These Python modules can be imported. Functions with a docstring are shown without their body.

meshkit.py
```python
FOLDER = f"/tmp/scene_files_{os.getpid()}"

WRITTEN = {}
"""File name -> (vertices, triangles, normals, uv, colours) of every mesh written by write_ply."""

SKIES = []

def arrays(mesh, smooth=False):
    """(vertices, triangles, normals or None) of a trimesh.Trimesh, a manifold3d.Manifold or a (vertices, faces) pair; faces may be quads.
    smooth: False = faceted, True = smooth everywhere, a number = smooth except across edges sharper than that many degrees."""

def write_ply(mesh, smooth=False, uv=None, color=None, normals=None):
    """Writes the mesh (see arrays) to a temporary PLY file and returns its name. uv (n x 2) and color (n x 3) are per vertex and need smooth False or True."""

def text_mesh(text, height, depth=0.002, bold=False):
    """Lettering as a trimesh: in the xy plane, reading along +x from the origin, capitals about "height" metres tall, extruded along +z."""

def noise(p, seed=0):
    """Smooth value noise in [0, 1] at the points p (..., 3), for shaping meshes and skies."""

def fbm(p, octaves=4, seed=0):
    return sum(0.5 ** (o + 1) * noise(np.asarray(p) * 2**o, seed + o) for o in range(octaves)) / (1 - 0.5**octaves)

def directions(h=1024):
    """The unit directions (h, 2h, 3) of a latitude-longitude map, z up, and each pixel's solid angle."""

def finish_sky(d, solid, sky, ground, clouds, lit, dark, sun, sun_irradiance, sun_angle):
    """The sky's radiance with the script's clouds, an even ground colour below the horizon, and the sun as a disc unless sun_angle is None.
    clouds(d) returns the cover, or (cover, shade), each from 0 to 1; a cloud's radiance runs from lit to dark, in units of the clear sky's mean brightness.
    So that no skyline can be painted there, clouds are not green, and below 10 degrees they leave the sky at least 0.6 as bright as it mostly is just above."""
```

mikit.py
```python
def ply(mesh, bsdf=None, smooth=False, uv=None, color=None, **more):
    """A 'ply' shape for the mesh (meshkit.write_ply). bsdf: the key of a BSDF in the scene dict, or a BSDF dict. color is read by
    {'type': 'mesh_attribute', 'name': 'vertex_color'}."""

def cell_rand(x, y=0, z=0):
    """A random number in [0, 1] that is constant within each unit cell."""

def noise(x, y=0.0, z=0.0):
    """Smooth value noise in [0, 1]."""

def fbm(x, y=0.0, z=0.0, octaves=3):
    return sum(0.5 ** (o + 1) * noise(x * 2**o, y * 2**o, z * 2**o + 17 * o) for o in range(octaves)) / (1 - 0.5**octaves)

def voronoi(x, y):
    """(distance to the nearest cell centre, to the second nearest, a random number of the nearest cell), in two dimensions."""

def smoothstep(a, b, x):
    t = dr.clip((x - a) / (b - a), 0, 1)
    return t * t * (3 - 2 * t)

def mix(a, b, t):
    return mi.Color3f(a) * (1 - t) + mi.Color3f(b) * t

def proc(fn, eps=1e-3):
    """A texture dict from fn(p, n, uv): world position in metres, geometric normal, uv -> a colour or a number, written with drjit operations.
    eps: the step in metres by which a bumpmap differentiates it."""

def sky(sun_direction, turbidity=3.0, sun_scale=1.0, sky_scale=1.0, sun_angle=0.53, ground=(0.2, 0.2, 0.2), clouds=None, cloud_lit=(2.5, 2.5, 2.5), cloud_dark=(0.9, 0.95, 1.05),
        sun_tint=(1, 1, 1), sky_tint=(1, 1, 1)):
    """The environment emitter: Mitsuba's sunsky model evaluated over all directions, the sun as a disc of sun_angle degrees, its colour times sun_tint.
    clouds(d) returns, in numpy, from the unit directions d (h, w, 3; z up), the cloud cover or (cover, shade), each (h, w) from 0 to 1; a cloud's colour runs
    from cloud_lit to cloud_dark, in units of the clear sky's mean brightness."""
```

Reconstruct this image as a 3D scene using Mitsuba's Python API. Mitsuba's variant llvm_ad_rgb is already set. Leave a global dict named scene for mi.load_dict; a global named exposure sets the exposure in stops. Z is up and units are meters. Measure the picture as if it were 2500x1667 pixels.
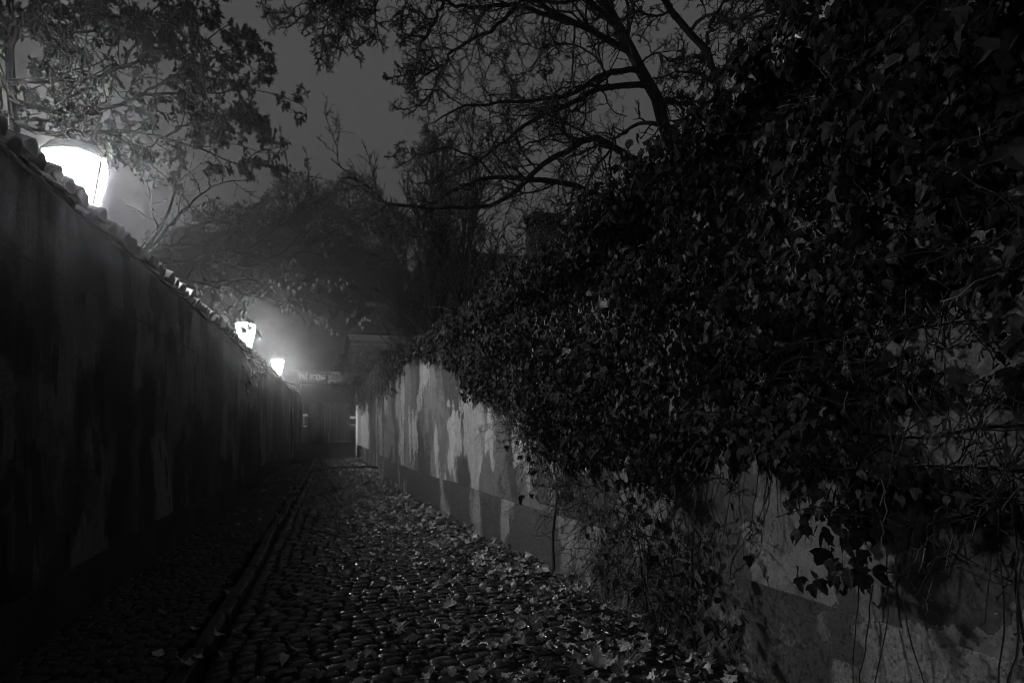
import math
import numpy as np
import trimesh
import drjit as dr
import mitsuba as mi
import mikit
import meshkit
from mikit import proc, noise, fbm, smoothstep, voronoi, cell_rand
from shapely.geometry import Polygon, Point
from shapely import contains_xy

T = mi.ScalarTransform4f
scene, labels = {}, {}

# ------------------------------------------------------------------ camera, sky, air, exposure
EYE, YAW, FOC, HOR = 1.6, math.radians(14.5), 1667.0, 1042.0
CY, SY = math.cos(YAW), math.sin(YAW)
AIR = 0.0034           # extinction of the mist per metre
LAMP = 10.0             # radiance of the lantern glass
SKY = 0.078            # brightness of the night sky
exposure = 4.0         # a long exposure at night
scene['mist'] = {'type': 'homogeneous', 'albedo': {'type': 'rgb', 'value': [0.95, 0.95, 0.95]}, 'sigma_t': AIR, 'phase': {'type': 'hg', 'g': 0.955}}
scene['camera'] = {'type': 'perspective', 'fov': math.degrees(2 * math.atan(1250 / FOC)), 'fov_axis': 'x', 'near_clip': 0.05, 'far_clip': 2000.0,
                   'principal_point_offset_y': -(HOR - 833.5) / 1667,
                   'to_world': T().look_at(origin=[0, 0, EYE], target=[SY, CY, EYE], up=[0, 0, 1]), 'medium': {'type': 'ref', 'id': 'mist'}}


def night_cloud(d):
    w = meshkit.fbm(d * np.array([2.2, 2.2, 3.0]), 3, 5)
    return np.ones(d.shape[:2]), np.clip((w - 0.3) * 1.6, 0, 1)


scene['sky'] = mikit.sky([0.5, -0.8, 0.25], turbidity=3, sun_scale=0.0, sky_scale=SKY, clouds=night_cloud, cloud_lit=(1.0, 1.0, 1.0), cloud_dark=(0.82, 0.82, 0.82), ground=(0.05, 0.05, 0.05))
scene['sky']['sampling_weight'] = 0.8


def grey(v):
    return {'type': 'rgb', 'value': [v, v, v]}


def at(u, v, z):
    """A point at depth z (metres along the view axis) in the street's own frame."""
    a = (u - 1250) / FOC * z
    return np.array([a * CY + z * SY, -a * SY + z * CY, EYE + (HOR - v) / FOC * z])


# ------------------------------------------------------------------ helpers
def tag(key, label=None, cat=None, group=None, kind=None):
    d = {}
    for k, x in (('label', label), ('category', cat), ('group', group), ('kind', kind)):
        if x:
            d[k] = x
    labels[key] = d


def numbered(name, n):
    return name if n == 0 else f'{name}_{n:03d}'


def add(key, mesh, mat, smooth=False, color=None, **more):
    scene[key] = mikit.ply(mesh, mat, smooth, color=color, **more)


def merge(parts):
    vs, fs, n = [], [], 0
    for v, f in parts:
        v, f = np.asarray(v, float), np.asarray(f, int)
        if f.shape[1] == 4:
            f = np.vstack([f[:, [0, 1, 2]], f[:, [0, 2, 3]]])
        vs.append(v)
        fs.append(f + n)
        n += len(v)
    return np.vstack(vs), np.vstack(fs)


def tri(m):
    return np.array(m.vertices), np.array(m.faces)


def box(x0, x1, y0, y1, z0, z1, bevel=0.0):
    """An axis-aligned box with chamfered edges."""
    if bevel <= 0:
        m = trimesh.creation.box([x1 - x0, y1 - y0, z1 - z0])
        return tri(m.apply_translation([(x0 + x1) / 2, (y0 + y1) / 2, (z0 + z1) / 2]))
    c = np.array([(x0 + x1) / 2, (y0 + y1) / 2, (z0 + z1) / 2])
    h = np.array([x1 - x0, y1 - y0, z1 - z0]) / 2
    pts = []
    for s in np.ndindex(2, 2, 2):
        s = np.array(s) * 2 - 1
        for k in range(3):
            q = h - bevel
            q[k] = h[k]
            pts.append(c + s * q)
    return tri(trimesh.convex.convex_hull(np.array(pts)))


def tubes(P, R, sides=4):
    """P (n, k, 3), R (n, k): n open tubes as one mesh."""
    P, R = np.asarray(P, float), np.asarray(R, float)
    n, k, _ = P.shape
    t = np.gradient(P, axis=1)
    t /= np.linalg.norm(t, axis=2, keepdims=True) + 1e-12
    ref = np.where(np.abs(t.mean(1)[:, 2:]) < 0.8, [[0, 0, 1.0]], [[1.0, 0.2, 0]])[:, None, :]
    a = np.cross(t, ref)
    a /= np.linalg.norm(a, axis=2, keepdims=True) + 1e-9
    b = np.cross(t, a)
    ang = np.arange(sides) * 2 * math.pi / sides
    v = P[:, :, None] + R[:, :, None, None] * (np.cos(ang)[:, None] * a[:, :, None] + np.sin(ang)[:, None] * b[:, :, None])
    i, j = np.meshgrid(np.arange(k - 1), np.arange(sides), indexing='ij')
    q = np.stack([i * sides + j, i * sides + (j + 1) % sides, (i + 1) * sides + (j + 1) % sides, (i + 1) * sides + j], -1).reshape(-1, 4)
    q = (q[None] + (np.arange(n) * k * sides)[:, None, None]).reshape(-1, 4)
    return v.reshape(-1, 3), np.vstack([q[:, [0, 3, 2]], q[:, [0, 2, 1]]])


def resample(p, n):
    """A smooth curve through the points p, at n points."""
    from scipy.interpolate import CubicSpline, PchipInterpolator
    p = np.asarray(p, float)
    s = np.r_[0, np.cumsum(np.linalg.norm(np.diff(p[:, :3], axis=0), axis=1))]
    return (PchipInterpolator if len(p) > 2 else lambda a, b: (lambda x: np.stack([np.interp(x, a, b[:, k]) for k in range(b.shape[1])], 1)))(s, p)(np.linspace(0, s[-1], n))


def unit(v):
    return v / (np.linalg.norm(v, axis=-1, keepdims=True) + 1e-12)


def wander(rng, start, direction, length, n, wiggle, pull):
    """(m, n, 3) crooked lines from start along direction; pull is a steady drift added to the heading."""
    m = len(start)
    P = np.empty((m, n, 3))
    P[:, 0] = start
    d = unit(direction)
    bend = rng.normal(0, 1, (m, 3)) * wiggle * 0.5
    step = (length / (n - 1))[:, None]
    for i in range(1, n):
        d = unit(d + rng.normal(0, 1, (m, 3)) * wiggle + bend + pull)
        P[:, i] = P[:, i - 1] + d * step
        bend = np.where(rng.random((m, 1)) < 0.35, rng.normal(0, 1, (m, 3)) * wiggle * 0.6, bend)
    return P


def sprout(rng, P, R, per, angle, ratio, n, wiggle, pull, rmin, t0=0.15, rratio=0.62, lmax=9.0):
    """Side shoots of the branches P (m, k, 3) with radii R: (Q, S) their points and radii."""
    m, k, _ = P.shape
    length = np.linalg.norm(np.diff(P, axis=1), axis=2).sum(1)
    idx = np.repeat(np.arange(m), per)
    t = t0 + (1 - t0) * (np.tile((np.arange(per) + 0.5) / per, m) + rng.uniform(-0.5, 0.5, m * per) / per)
    x = np.clip(t, 0, 0.999) * (k - 1)
    i = x.astype(int)
    f = (x - i)[:, None]
    start = P[idx, i] * (1 - f) + P[idx, i + 1] * f
    tan = unit(P[idx, i + 1] - P[idx, i])
    rad = R[idx, i] * (1 - f[:, 0]) + R[idx, i + 1] * f[:, 0]
    side = unit(np.cross(tan, rng.normal(0, 1, (m * per, 3))))
    a = rng.normal(angle, 0.22, m * per)[:, None]
    d = np.cos(a) * tan + np.sin(a) * side
    L = np.minimum(length[idx] * ratio * (1.15 - 0.75 * t) * rng.uniform(0.55, 1.35, m * per), lmax)
    Q = wander(rng, start, d, L, n, wiggle, pull)
    r0 = np.maximum(rad * rratio, rmin)
    S = r0[:, None] * np.linspace(1, 0.45, n)[None]
    return Q, np.maximum(S, rmin * 0.7)


# leaf outlines: (across, along, up) for unit length; triangles
def leaf_lobed():
    v = np.array([[0, 0, 0], [-.30, .02, .03], [-.52, .30, -.06], [-.30, .42, .03], [0, .35, 0], [-.22, .72, 0], [0, 1.0, -.12], [.22, .72, 0], [.30, .42, .03], [.52, .30, -.06], [.30, .02, .03]])
    v[:, 2] += 0.10 * np.abs(v[:, 0]) * 2
    f = np.array([[4, 1, 0], [4, 2, 1], [4, 3, 2], [4, 5, 3], [4, 6, 5], [4, 7, 6], [4, 8, 7], [4, 9, 8], [4, 10, 9], [4, 0, 10]])
    return v, f


def leaf_oval():
    v = np.array([[0, 0, 0], [-.2, .25, .05], [0, .35, 0], [.2, .25, .05], [-.23, .55, .05], [0, .65, -.02], [.23, .55, .05], [0, 1.0, -.12]])
    f = np.array([[0, 2, 1], [0, 3, 2], [1, 2, 5], [1, 5, 4], [2, 3, 6], [2, 6, 5], [4, 5, 7], [5, 6, 7]])
    return v, f


def leaf_maple(rng):
    """A dry curled leaf with pointed lobes."""
    tip = np.array([[-.12, .0], [-.42, -.02], [-.33, .18], [-.62, .38], [-.36, .46], [-.42, .74], [-.14, .66], [0, 1.0], [.14, .66], [.42, .74], [.36, .46], [.62, .38], [.33, .18], [.42, -.02], [.12, .0]])
    tip = tip * rng.uniform(0.85, 1.15, tip.shape)
    mid = tip * 0.45 + np.array([0, .2])
    v = np.vstack([[[0, .32]], mid, tip])
    c1, c2, c3 = rng.uniform(-0.5, 1.3), rng.uniform(-0.5, 0.9), rng.uniform(-.8, .8)
    x, y = v[:, 0], v[:, 1] - .4
    z = c1 * x * x + c2 * y * y + c3 * x * y + rng.normal(0, .03, len(v))
    v = np.c_[v, z - z.min() * 0.6]
    n, f = 15, []
    for i in range(n):
        j = (i + 1) % n
        f += [[0, 1 + j, 1 + i], [1 + i, 1 + j, 1 + n + j], [1 + i, 1 + n + j, 1 + n + i]]
    return v, np.array(f)


def place_leaves(shape, pos, tip, normal, size):
    """Copies of a leaf shape: (n, v, 3) vertices."""
    v, f = shape
    y = unit(tip)
    x = unit(np.cross(y, normal))
    z = np.cross(x, y)
    M = np.stack([x, y, z], 2)
    return pos[:, None] + size[:, None, None] * np.einsum('nij,vj->nvi', M, v)


def emit_leaves(owner, part, stuff, V, f, mat, rng, lo, hi, nearest=0, smooth=False, rare=None):
    """The leaves V (n, k, 3): the `nearest` to the standpoint as parts of their own, the rest as one mesh."""
    n, k, _ = V.shape
    tone = rng.uniform(lo, hi, n)
    if rare:
        tone = np.where(rng.random(n) < rare[0], rng.uniform(rare[1], rare[2], n), tone)
    order = np.argsort(np.linalg.norm(V.mean(1) - [0, 0, EYE], axis=1) / np.maximum(np.ptp(V, axis=1).max(1), .01))
    for c, i in enumerate(order[:nearest]):
        add(f'{owner}__{numbered(part, c)}', (V[i], f), mat, smooth, color=np.full((k, 3), tone[i]))
    rest = order[nearest:]
    if len(rest):
        add(f'{owner}__{stuff}', (V[rest].reshape(-1, 3), (f[None] + (np.arange(len(rest)) * k)[:, None, None]).reshape(-1, 3)), mat, smooth, color=np.repeat(tone[rest], k)[:, None] * np.ones(3))
        labels[f'{owner}__{stuff}'] = {'kind': 'stuff'}


# ------------------------------------------------------------------ materials
def bsdf(key, d, two=True):
    scene[key] = {'type': 'twosided', 'b': d} if two else d


RIGHT = [(3.35, -16.0), (2.98, -3.0), (2.55, 3.0), (2.28, 7.1), (1.61, 15.5), (1.22, 34.6)]
RXY = np.array(RIGHT)
TONE_PATCHES = [
    [(3.32, 1.1), (3.2, 1.11), (3.11, 0.88), (3.0, 0.65), (3.17, 0.67), (3.29, 0.8), (3.39, 0.69), (3.53, 0.66), (3.56, 0.72), (3.39, 0.83)],
    [(2.63, 0.7), (2.34, 0.73), (2.33, 0.56), (2.44, 0.47), (2.65, 0.53)],
    [(2.34, 0.69), (2.2, 0.8), (2.0, 0.92), (1.6, 0.9), (1.7, 0.5), (2.22, 0.63)],
    [(6.11, 0.25), (5.84, 0.36), (5.68, 0.1), (5.06, 0.36), (5.0, 0.1), (5.6, 0.02), (6.02, 0.05)],
    [(3.85, 0.95), (3.6, 1.0), (3.42, 0.75), (3.7, 0.62)],
]


def inside(poly, x, y):
    """1 inside the polygon, in drjit."""
    r = mi.Float(0)
    for (x0, y0), (x1, y1) in zip(poly, poly[1:] + poly[:1]):
        if abs(y1 - y0) < 1e-6:
            continue
        cross = ((y > y0) != (y > y1)) & (x < (x1 - x0) * (y - y0) / (y1 - y0) + x0)
        r = dr.select(cross, 1 - r, r)
    return r


def right_plaster(p, n, uv):
    y, z = p.y, p.z
    w1 = fbm(y * 5, z * 5, 2.0, 3) - 0.5
    w2 = fbm(y * 26, z * 20, 4.0, 3) - 0.5
    w3 = noise(y * 90, z * 70, 6.0) - 0.5
    yy = y + 0.30 * w1 + 0.10 * w2
    zz = z + 0.55 * w1 + 0.16 * w2
    # runs and tongues of faded limewash, long in the vertical, with ragged ends
    runs = fbm(yy * 0.95 + 3.1, zz * 0.62, 1.0, 4) + 0.05 * w3
    light = smoothstep(0.51, 0.55, runs)
    pale = smoothstep(0.60, 0.66, fbm(yy * 1.5 + 1.7, zz * 0.70, 6.0, 4) + 0.05 * w3)
    dark = smoothstep(0.475, 0.44, fbm(yy * 0.75 + 9.7, zz * 0.45, 7.0, 4) + 0.06 * w3)
    hair = smoothstep(0.50, 0.72, noise(y * 17, z * 0.8 + 3 * w1, 3.0))
    v = 0.105 + 0.075 * light + 0.24 * pale - 0.055 * dark
    near_dim = smoothstep(4.7, 3.9, yy + 0.5 * w1)  # near end painted darker, standing in for weaker lamplight there
    v = v * (1 - near_dim) + (0.07 + 0.04 * light + 0.07 * pale - 0.04 * dark) * near_dim
    v = v * (1 - 0.12 * hair)
    v = v * 0.74
    shadowed = smoothstep(22.6, 23.6, yy + 3.0 * (hair - 0.5)) * smoothstep(29.2, 28.6, yy + 1.2 * (hair - 0.5))  # shadow painted into the wall colour as a ragged dark band
    v = v * (1 - 0.72 * shadowed)
    lit_band = smoothstep(28.8, 29.6, yy + 1.0 * (hair - 0.5))  # lamplight painted into the colour of the far stretch
    v = v * (1 - lit_band) + (0.30 + 0.22 * hair) * lit_band
    # near the camera the thin coat has come off the rough render in flakes
    rough = smoothstep(5.0, 4.5, yy) * smoothstep(1.42, 1.30, zz)
    fy = y + 0.10 * w1 + 0.075 * w2 + 0.025 * w3
    fz = z + 0.16 * w1 + 0.10 * w2 + 0.03 * w3
    flake = mi.Float(0)
    for poly in TONE_PATCHES:
        flake = dr.maximum(flake, inside(poly, fy, fz))
    flake = dr.maximum(flake, smoothstep(0.625, 0.64, fbm(fy * 1.7 + 4.0, fz * 1.2, 31.0, 4)) * 0.8)
    v = v * (1 - rough) + (0.05 * (1 - flake) + 0.14 * flake) * rough
    grain = noise(y * 75, z * 75, 5.0) * 0.5 + noise(y * 170, z * 170, 2.0) * 0.5
    pits = smoothstep(0.74, 0.80, noise(y * 62, z * 62, 6.0)) * smoothstep(0.5, 0.62, fbm(y * 2.2, z * 2.2, 16.0, 3))
    v = v * (0.58 + 0.84 * grain) * (0.85 + 0.3 * fbm(y * 8, z * 8, 5.0, 2)) * (1 - 0.6 * pits)
    return mi.Color3f(dr.clip(v, 0.02, 0.6))


def right_grain(p, n, uv):
    return noise(p.y * 120, p.z * 120, p.x * 120) + 0.6 * noise(p.y * 45, p.z * 45, 3.0)


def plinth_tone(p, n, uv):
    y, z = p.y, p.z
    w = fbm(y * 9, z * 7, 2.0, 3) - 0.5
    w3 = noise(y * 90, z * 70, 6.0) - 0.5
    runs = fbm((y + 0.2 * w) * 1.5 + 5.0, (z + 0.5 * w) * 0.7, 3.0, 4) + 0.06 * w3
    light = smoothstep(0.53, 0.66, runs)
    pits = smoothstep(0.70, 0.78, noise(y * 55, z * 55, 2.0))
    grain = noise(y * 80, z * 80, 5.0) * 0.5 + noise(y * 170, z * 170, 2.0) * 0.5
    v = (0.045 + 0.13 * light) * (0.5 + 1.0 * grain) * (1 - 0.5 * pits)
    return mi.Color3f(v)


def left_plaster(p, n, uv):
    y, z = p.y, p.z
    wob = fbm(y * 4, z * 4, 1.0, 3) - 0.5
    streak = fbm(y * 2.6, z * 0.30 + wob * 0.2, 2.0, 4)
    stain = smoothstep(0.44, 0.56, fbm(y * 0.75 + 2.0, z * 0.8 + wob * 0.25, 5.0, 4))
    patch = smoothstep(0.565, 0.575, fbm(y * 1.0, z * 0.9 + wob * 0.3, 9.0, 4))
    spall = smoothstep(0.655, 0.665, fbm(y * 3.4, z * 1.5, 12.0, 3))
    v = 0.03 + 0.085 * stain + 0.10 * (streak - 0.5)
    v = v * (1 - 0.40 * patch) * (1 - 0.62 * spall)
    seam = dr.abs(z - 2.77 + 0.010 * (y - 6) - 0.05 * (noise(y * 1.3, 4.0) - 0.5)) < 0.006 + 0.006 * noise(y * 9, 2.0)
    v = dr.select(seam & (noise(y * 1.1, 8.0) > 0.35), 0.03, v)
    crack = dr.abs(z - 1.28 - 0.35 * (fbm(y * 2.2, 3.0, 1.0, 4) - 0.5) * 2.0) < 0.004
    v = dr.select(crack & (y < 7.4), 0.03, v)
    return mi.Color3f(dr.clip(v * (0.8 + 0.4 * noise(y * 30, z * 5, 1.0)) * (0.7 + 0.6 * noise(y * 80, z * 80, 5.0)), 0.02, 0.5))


def left_grain(p, n, uv):
    return fbm(p.y * 14, p.z * 14, 1.0, 3) + 0.5 * noise(p.y * 60, p.z * 60, 2.0)


def bumpy(fn, grain, scale, rough, eps=2e-3, spec=0.3):
    return {'type': 'bumpmap', 'arbitrary': proc(grain, eps), 'scale': scale, 'bsdf': {'type': 'principled', 'base_color': proc(fn) if callable(fn) else grey(fn), 'roughness': rough, 'specular': spec}}


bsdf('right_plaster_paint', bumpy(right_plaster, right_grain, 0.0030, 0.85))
bsdf('plinth_render', bumpy(plinth_tone, right_grain, 0.004, 0.8))
bsdf('limewash', {'type': 'principled', 'base_color': proc(lambda p, n, uv: mi.Color3f(0.34 + 0.3 * noise(p.y * 12 + p.x * 12, p.z * .6, 2.0))), 'roughness': 0.85})
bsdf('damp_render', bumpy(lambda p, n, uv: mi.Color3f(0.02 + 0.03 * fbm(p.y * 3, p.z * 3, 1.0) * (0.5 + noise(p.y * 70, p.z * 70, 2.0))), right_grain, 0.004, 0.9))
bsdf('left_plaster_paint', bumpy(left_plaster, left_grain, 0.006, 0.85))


def tile_tone(p, n, uv):
    return mi.Color3f((0.07 + 0.17 * cell_rand(p.y / 0.21, 3.0)) * (0.4 + 1.2 * noise(p.x * 40, p.y * 40, p.z * 40)))


bsdf('tile_clay', {'type': 'principled', 'base_color': proc(tile_tone), 'roughness': 0.3, 'specular': 0.5})
bsdf('mortar', {'type': 'principled', 'base_color': grey(0.035), 'roughness': 0.9, 'specular': 0.2})


def stone_tone(p, n, uv):
    return mi.Color3f(0.006 + 0.018 * noise(p.x * 7, p.y * 7, 2.0) * (0.6 + 0.8 * noise(p.x * 90, p.y * 90, p.z * 90)))


def stone_grain(p, n, uv):
    return noise(p.x * 55, p.y * 55, p.z * 55) + 0.5 * noise(p.x * 140, p.y * 140, p.z * 140)


bsdf('wet_stone', {'type': 'bumpmap', 'arbitrary': proc(stone_grain, 2e-3), 'scale': 0.0011, 'bsdf': {'type': 'principled', 'base_color': proc(stone_tone), 'roughness': proc(lambda p, n, uv: 0.10 + 0.34 * noise(p.x * 9, p.y * 9, 4.0) * (0.5 + noise(p.x * 60, p.y * 60, 1.0))), 'specular': 0.5}})
bsdf('kerb_granite', {'type': 'principled', 'base_color': proc(lambda p, n, uv: mi.Color3f(0.008 + 0.035 * noise(p.x * 80, p.y * 80, p.z * 80) * smoothstep(.35, .65, fbm(p.x * 3, p.y * 3, 1.0)))), 'roughness': 0.6})
bsdf('small_setts', {'type': 'principled', 'base_color': proc(lambda p, n, uv: mi.Color3f(0.012 + 0.03 * fbm(p.x * 5, p.y * 5, 2.0))), 'roughness': 0.6})
bsdf('soil', {'type': 'principled', 'base_color': proc(lambda p, n, uv: mi.Color3f(0.010 + 0.014 * fbm(p.x * 6, p.y * 6, 1.0))), 'roughness': 1.0, 'specular': 0.05})
VC = {'type': 'mesh_attribute', 'name': 'vertex_color'}
scene['ivy_leaf_skin'] = {'type': 'principledthin', 'base_color': VC, 'roughness': 0.27, 'diff_trans': 0.10, 'spec_trans': 0.0, 'eta': 1.45}
scene['tree_leaf_skin'] = {'type': 'principledthin', 'base_color': VC, 'roughness': 0.7, 'diff_trans': 0.7, 'spec_trans': 0.0, 'eta': 1.15}
bsdf('dry_leaf_skin', {'type': 'principled', 'base_color': VC, 'roughness': 0.42, 'specular': 0.5})
bsdf('bark', {'type': 'principled', 'base_color': proc(lambda p, n, uv: mi.Color3f(0.006 + 0.018 * noise(p.x * 40, p.y * 40, p.z * 9))), 'roughness': 0.95, 'specular': 0.08})
bsdf('stem_bark', {'type': 'principled', 'base_color': grey(0.022), 'roughness': 0.6, 'specular': 0.3})
bsdf('black_iron', {'type': 'principled', 'base_color': grey(0.02), 'roughness': 0.4, 'specular': 0.5})
bsdf('zinc', {'type': 'principled', 'base_color': grey(0.25), 'roughness': 0.45, 'metallic': 0.6})
bsdf('gate_paint', {'type': 'principled', 'base_color': proc(lambda p, n, uv: mi.Color3f((0.03 + 0.08 * cell_rand((p.x + 20.0) / 0.155, 3.0)) * (0.6 + 0.8 * fbm(p.x * 9, p.y * 9, p.z * 1.1)))), 'roughness': 0.8, 'specular': 0.15})
bsdf('banner_cloth', {'type': 'principled', 'base_color': proc(lambda p, n, uv: mi.Color3f(0.06 + 0.08 * smoothstep(.52, .6, fbm(p.x * 1.9, p.z * 2.5, 1.0, 3)))), 'roughness': 0.7})
bsdf('white_print', {'type': 'principled', 'base_color': grey(0.7), 'roughness': 0.6})
bsdf('dark_print', {'type': 'principled', 'base_color': grey(0.05), 'roughness': 0.6})
bsdf('grey_print', {'type': 'principled', 'base_color': grey(0.22), 'roughness': 0.6})
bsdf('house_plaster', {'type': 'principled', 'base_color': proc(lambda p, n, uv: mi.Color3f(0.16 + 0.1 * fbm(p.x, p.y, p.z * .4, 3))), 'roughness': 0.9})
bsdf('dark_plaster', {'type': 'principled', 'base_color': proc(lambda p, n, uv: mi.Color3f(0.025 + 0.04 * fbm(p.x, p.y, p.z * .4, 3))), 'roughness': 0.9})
bsdf('cornice_stone', {'type': 'principled', 'base_color': grey(0.36), 'roughness': 0.8})
bsdf('roof_tiles', {'type': 'principled', 'base_color': proc(lambda p, n, uv: mi.Color3f(0.04 + 0.03 * cell_rand(p.x * 4, p.y * 4, p.z * 5))), 'roughness': 0.7})
bsdf('window_dark', {'type': 'principled', 'base_color': grey(0.02), 'roughness': 0.1, 'specular': 0.5}, True)
bsdf('hedge_leaf', {'type': 'principled', 'base_color': VC, 'roughness': 0.55, 'specular': 0.2})

# ------------------------------------------------------------------ ground, lane, pavement
rng = np.random.default_rng(11)
add('ground', (np.array([[-260, -260, -0.20], [260, -260, -0.20], [260, 260, -0.20], [-260, 260, -0.20]], float), np.array([[0, 1, 2, 3]])), 'soil')
tag('ground', 'dark damp earth beyond the lane', kind='structure')


# a wooded hill far beyond the gate
hx, hy = np.meshgrid(np.linspace(-230, 190, 210), np.linspace(110, 255, 80), indexing='ij')
hz = 56 * np.clip((hy - 112) / 62, 0, 1) ** 1.2 * (0.62 + 0.38 * np.clip(1 - (hx + 40) / 160, 0, 1)) * np.clip((hx + 112) / 80, 0.10, 1) * (0.66 + 0.34 * meshkit.fbm(np.stack([hx / 26, hy / 26, hx * 0], -1), 3, 5) + 0.22 * meshkit.fbm(np.stack([hx / 6, hy / 6, hx * 0], -1), 2, 6)) - 0.6
hi = np.arange(hx.size).reshape(hx.shape)
add('hill', (np.stack([hx, hy, hz], -1).reshape(-1, 3), np.stack([hi[:-1, :-1], hi[1:, :-1], hi[1:, 1:], hi[:-1, 1:]], -1).reshape(-1, 4)), 'soil', True)
tag('hill', 'dark wooded hill lost in the mist far beyond the gate', kind='structure')


def right_x(y):
    return np.interp(y, RXY[:, 1], RXY[:, 0])


KERB = -0.86
# the lane's bed: a strip from the kerb to the right wall, and the slope up to the gate
ys = np.r_[np.arange(-14, 34.7, 1.0), 34.7]


def lane_z(y):
    return np.interp(y, [-20, 34, 47, 60], [0, 0, 0.55, 0.6])


ny = np.r_[ys, 37, 40, 43, 47, 52.0]
xl = np.where(ny < 34, KERB, np.interp(ny, [34, 37, 52], [KERB, -2.6, -5.5]))
xr = np.where(ny <= 34.7, right_x(np.minimum(ny, 34.6)) + 0.2, 9.0)
ku = np.r_[0, .03, .08, .16, .26, .38, .5, .65, .8, 1.0]


def sag(x):
    """How the worn lane dips towards the kerb and rises in the middle."""
    return -0.05 * np.clip(1 - np.abs(x - KERB) / 0.5, 0, 1) + 0.03 * np.cos((x - 0.6) / 1.6)


lane_x = xl[:, None] + (xr - xl)[:, None] * ku[None]
lane_v = np.stack([lane_x, np.repeat(ny[:, None], 10, 1), lane_z(ny)[:, None] + sag(lane_x) - 0.031 - 0.02 * (lane_x < KERB + .02)], -1).reshape(-1, 3)
lane_f = np.array([[10 * i + k, 10 * i + k + 1, 10 * i + k + 11, 10 * i + k + 10] for i in range(len(ny) - 1) for k in range(9)])
add('alley', (lane_v, lane_f), 'soil')
tag('alley', 'narrow lane of wet rounded setts between two high walls', kind='structure')


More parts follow.
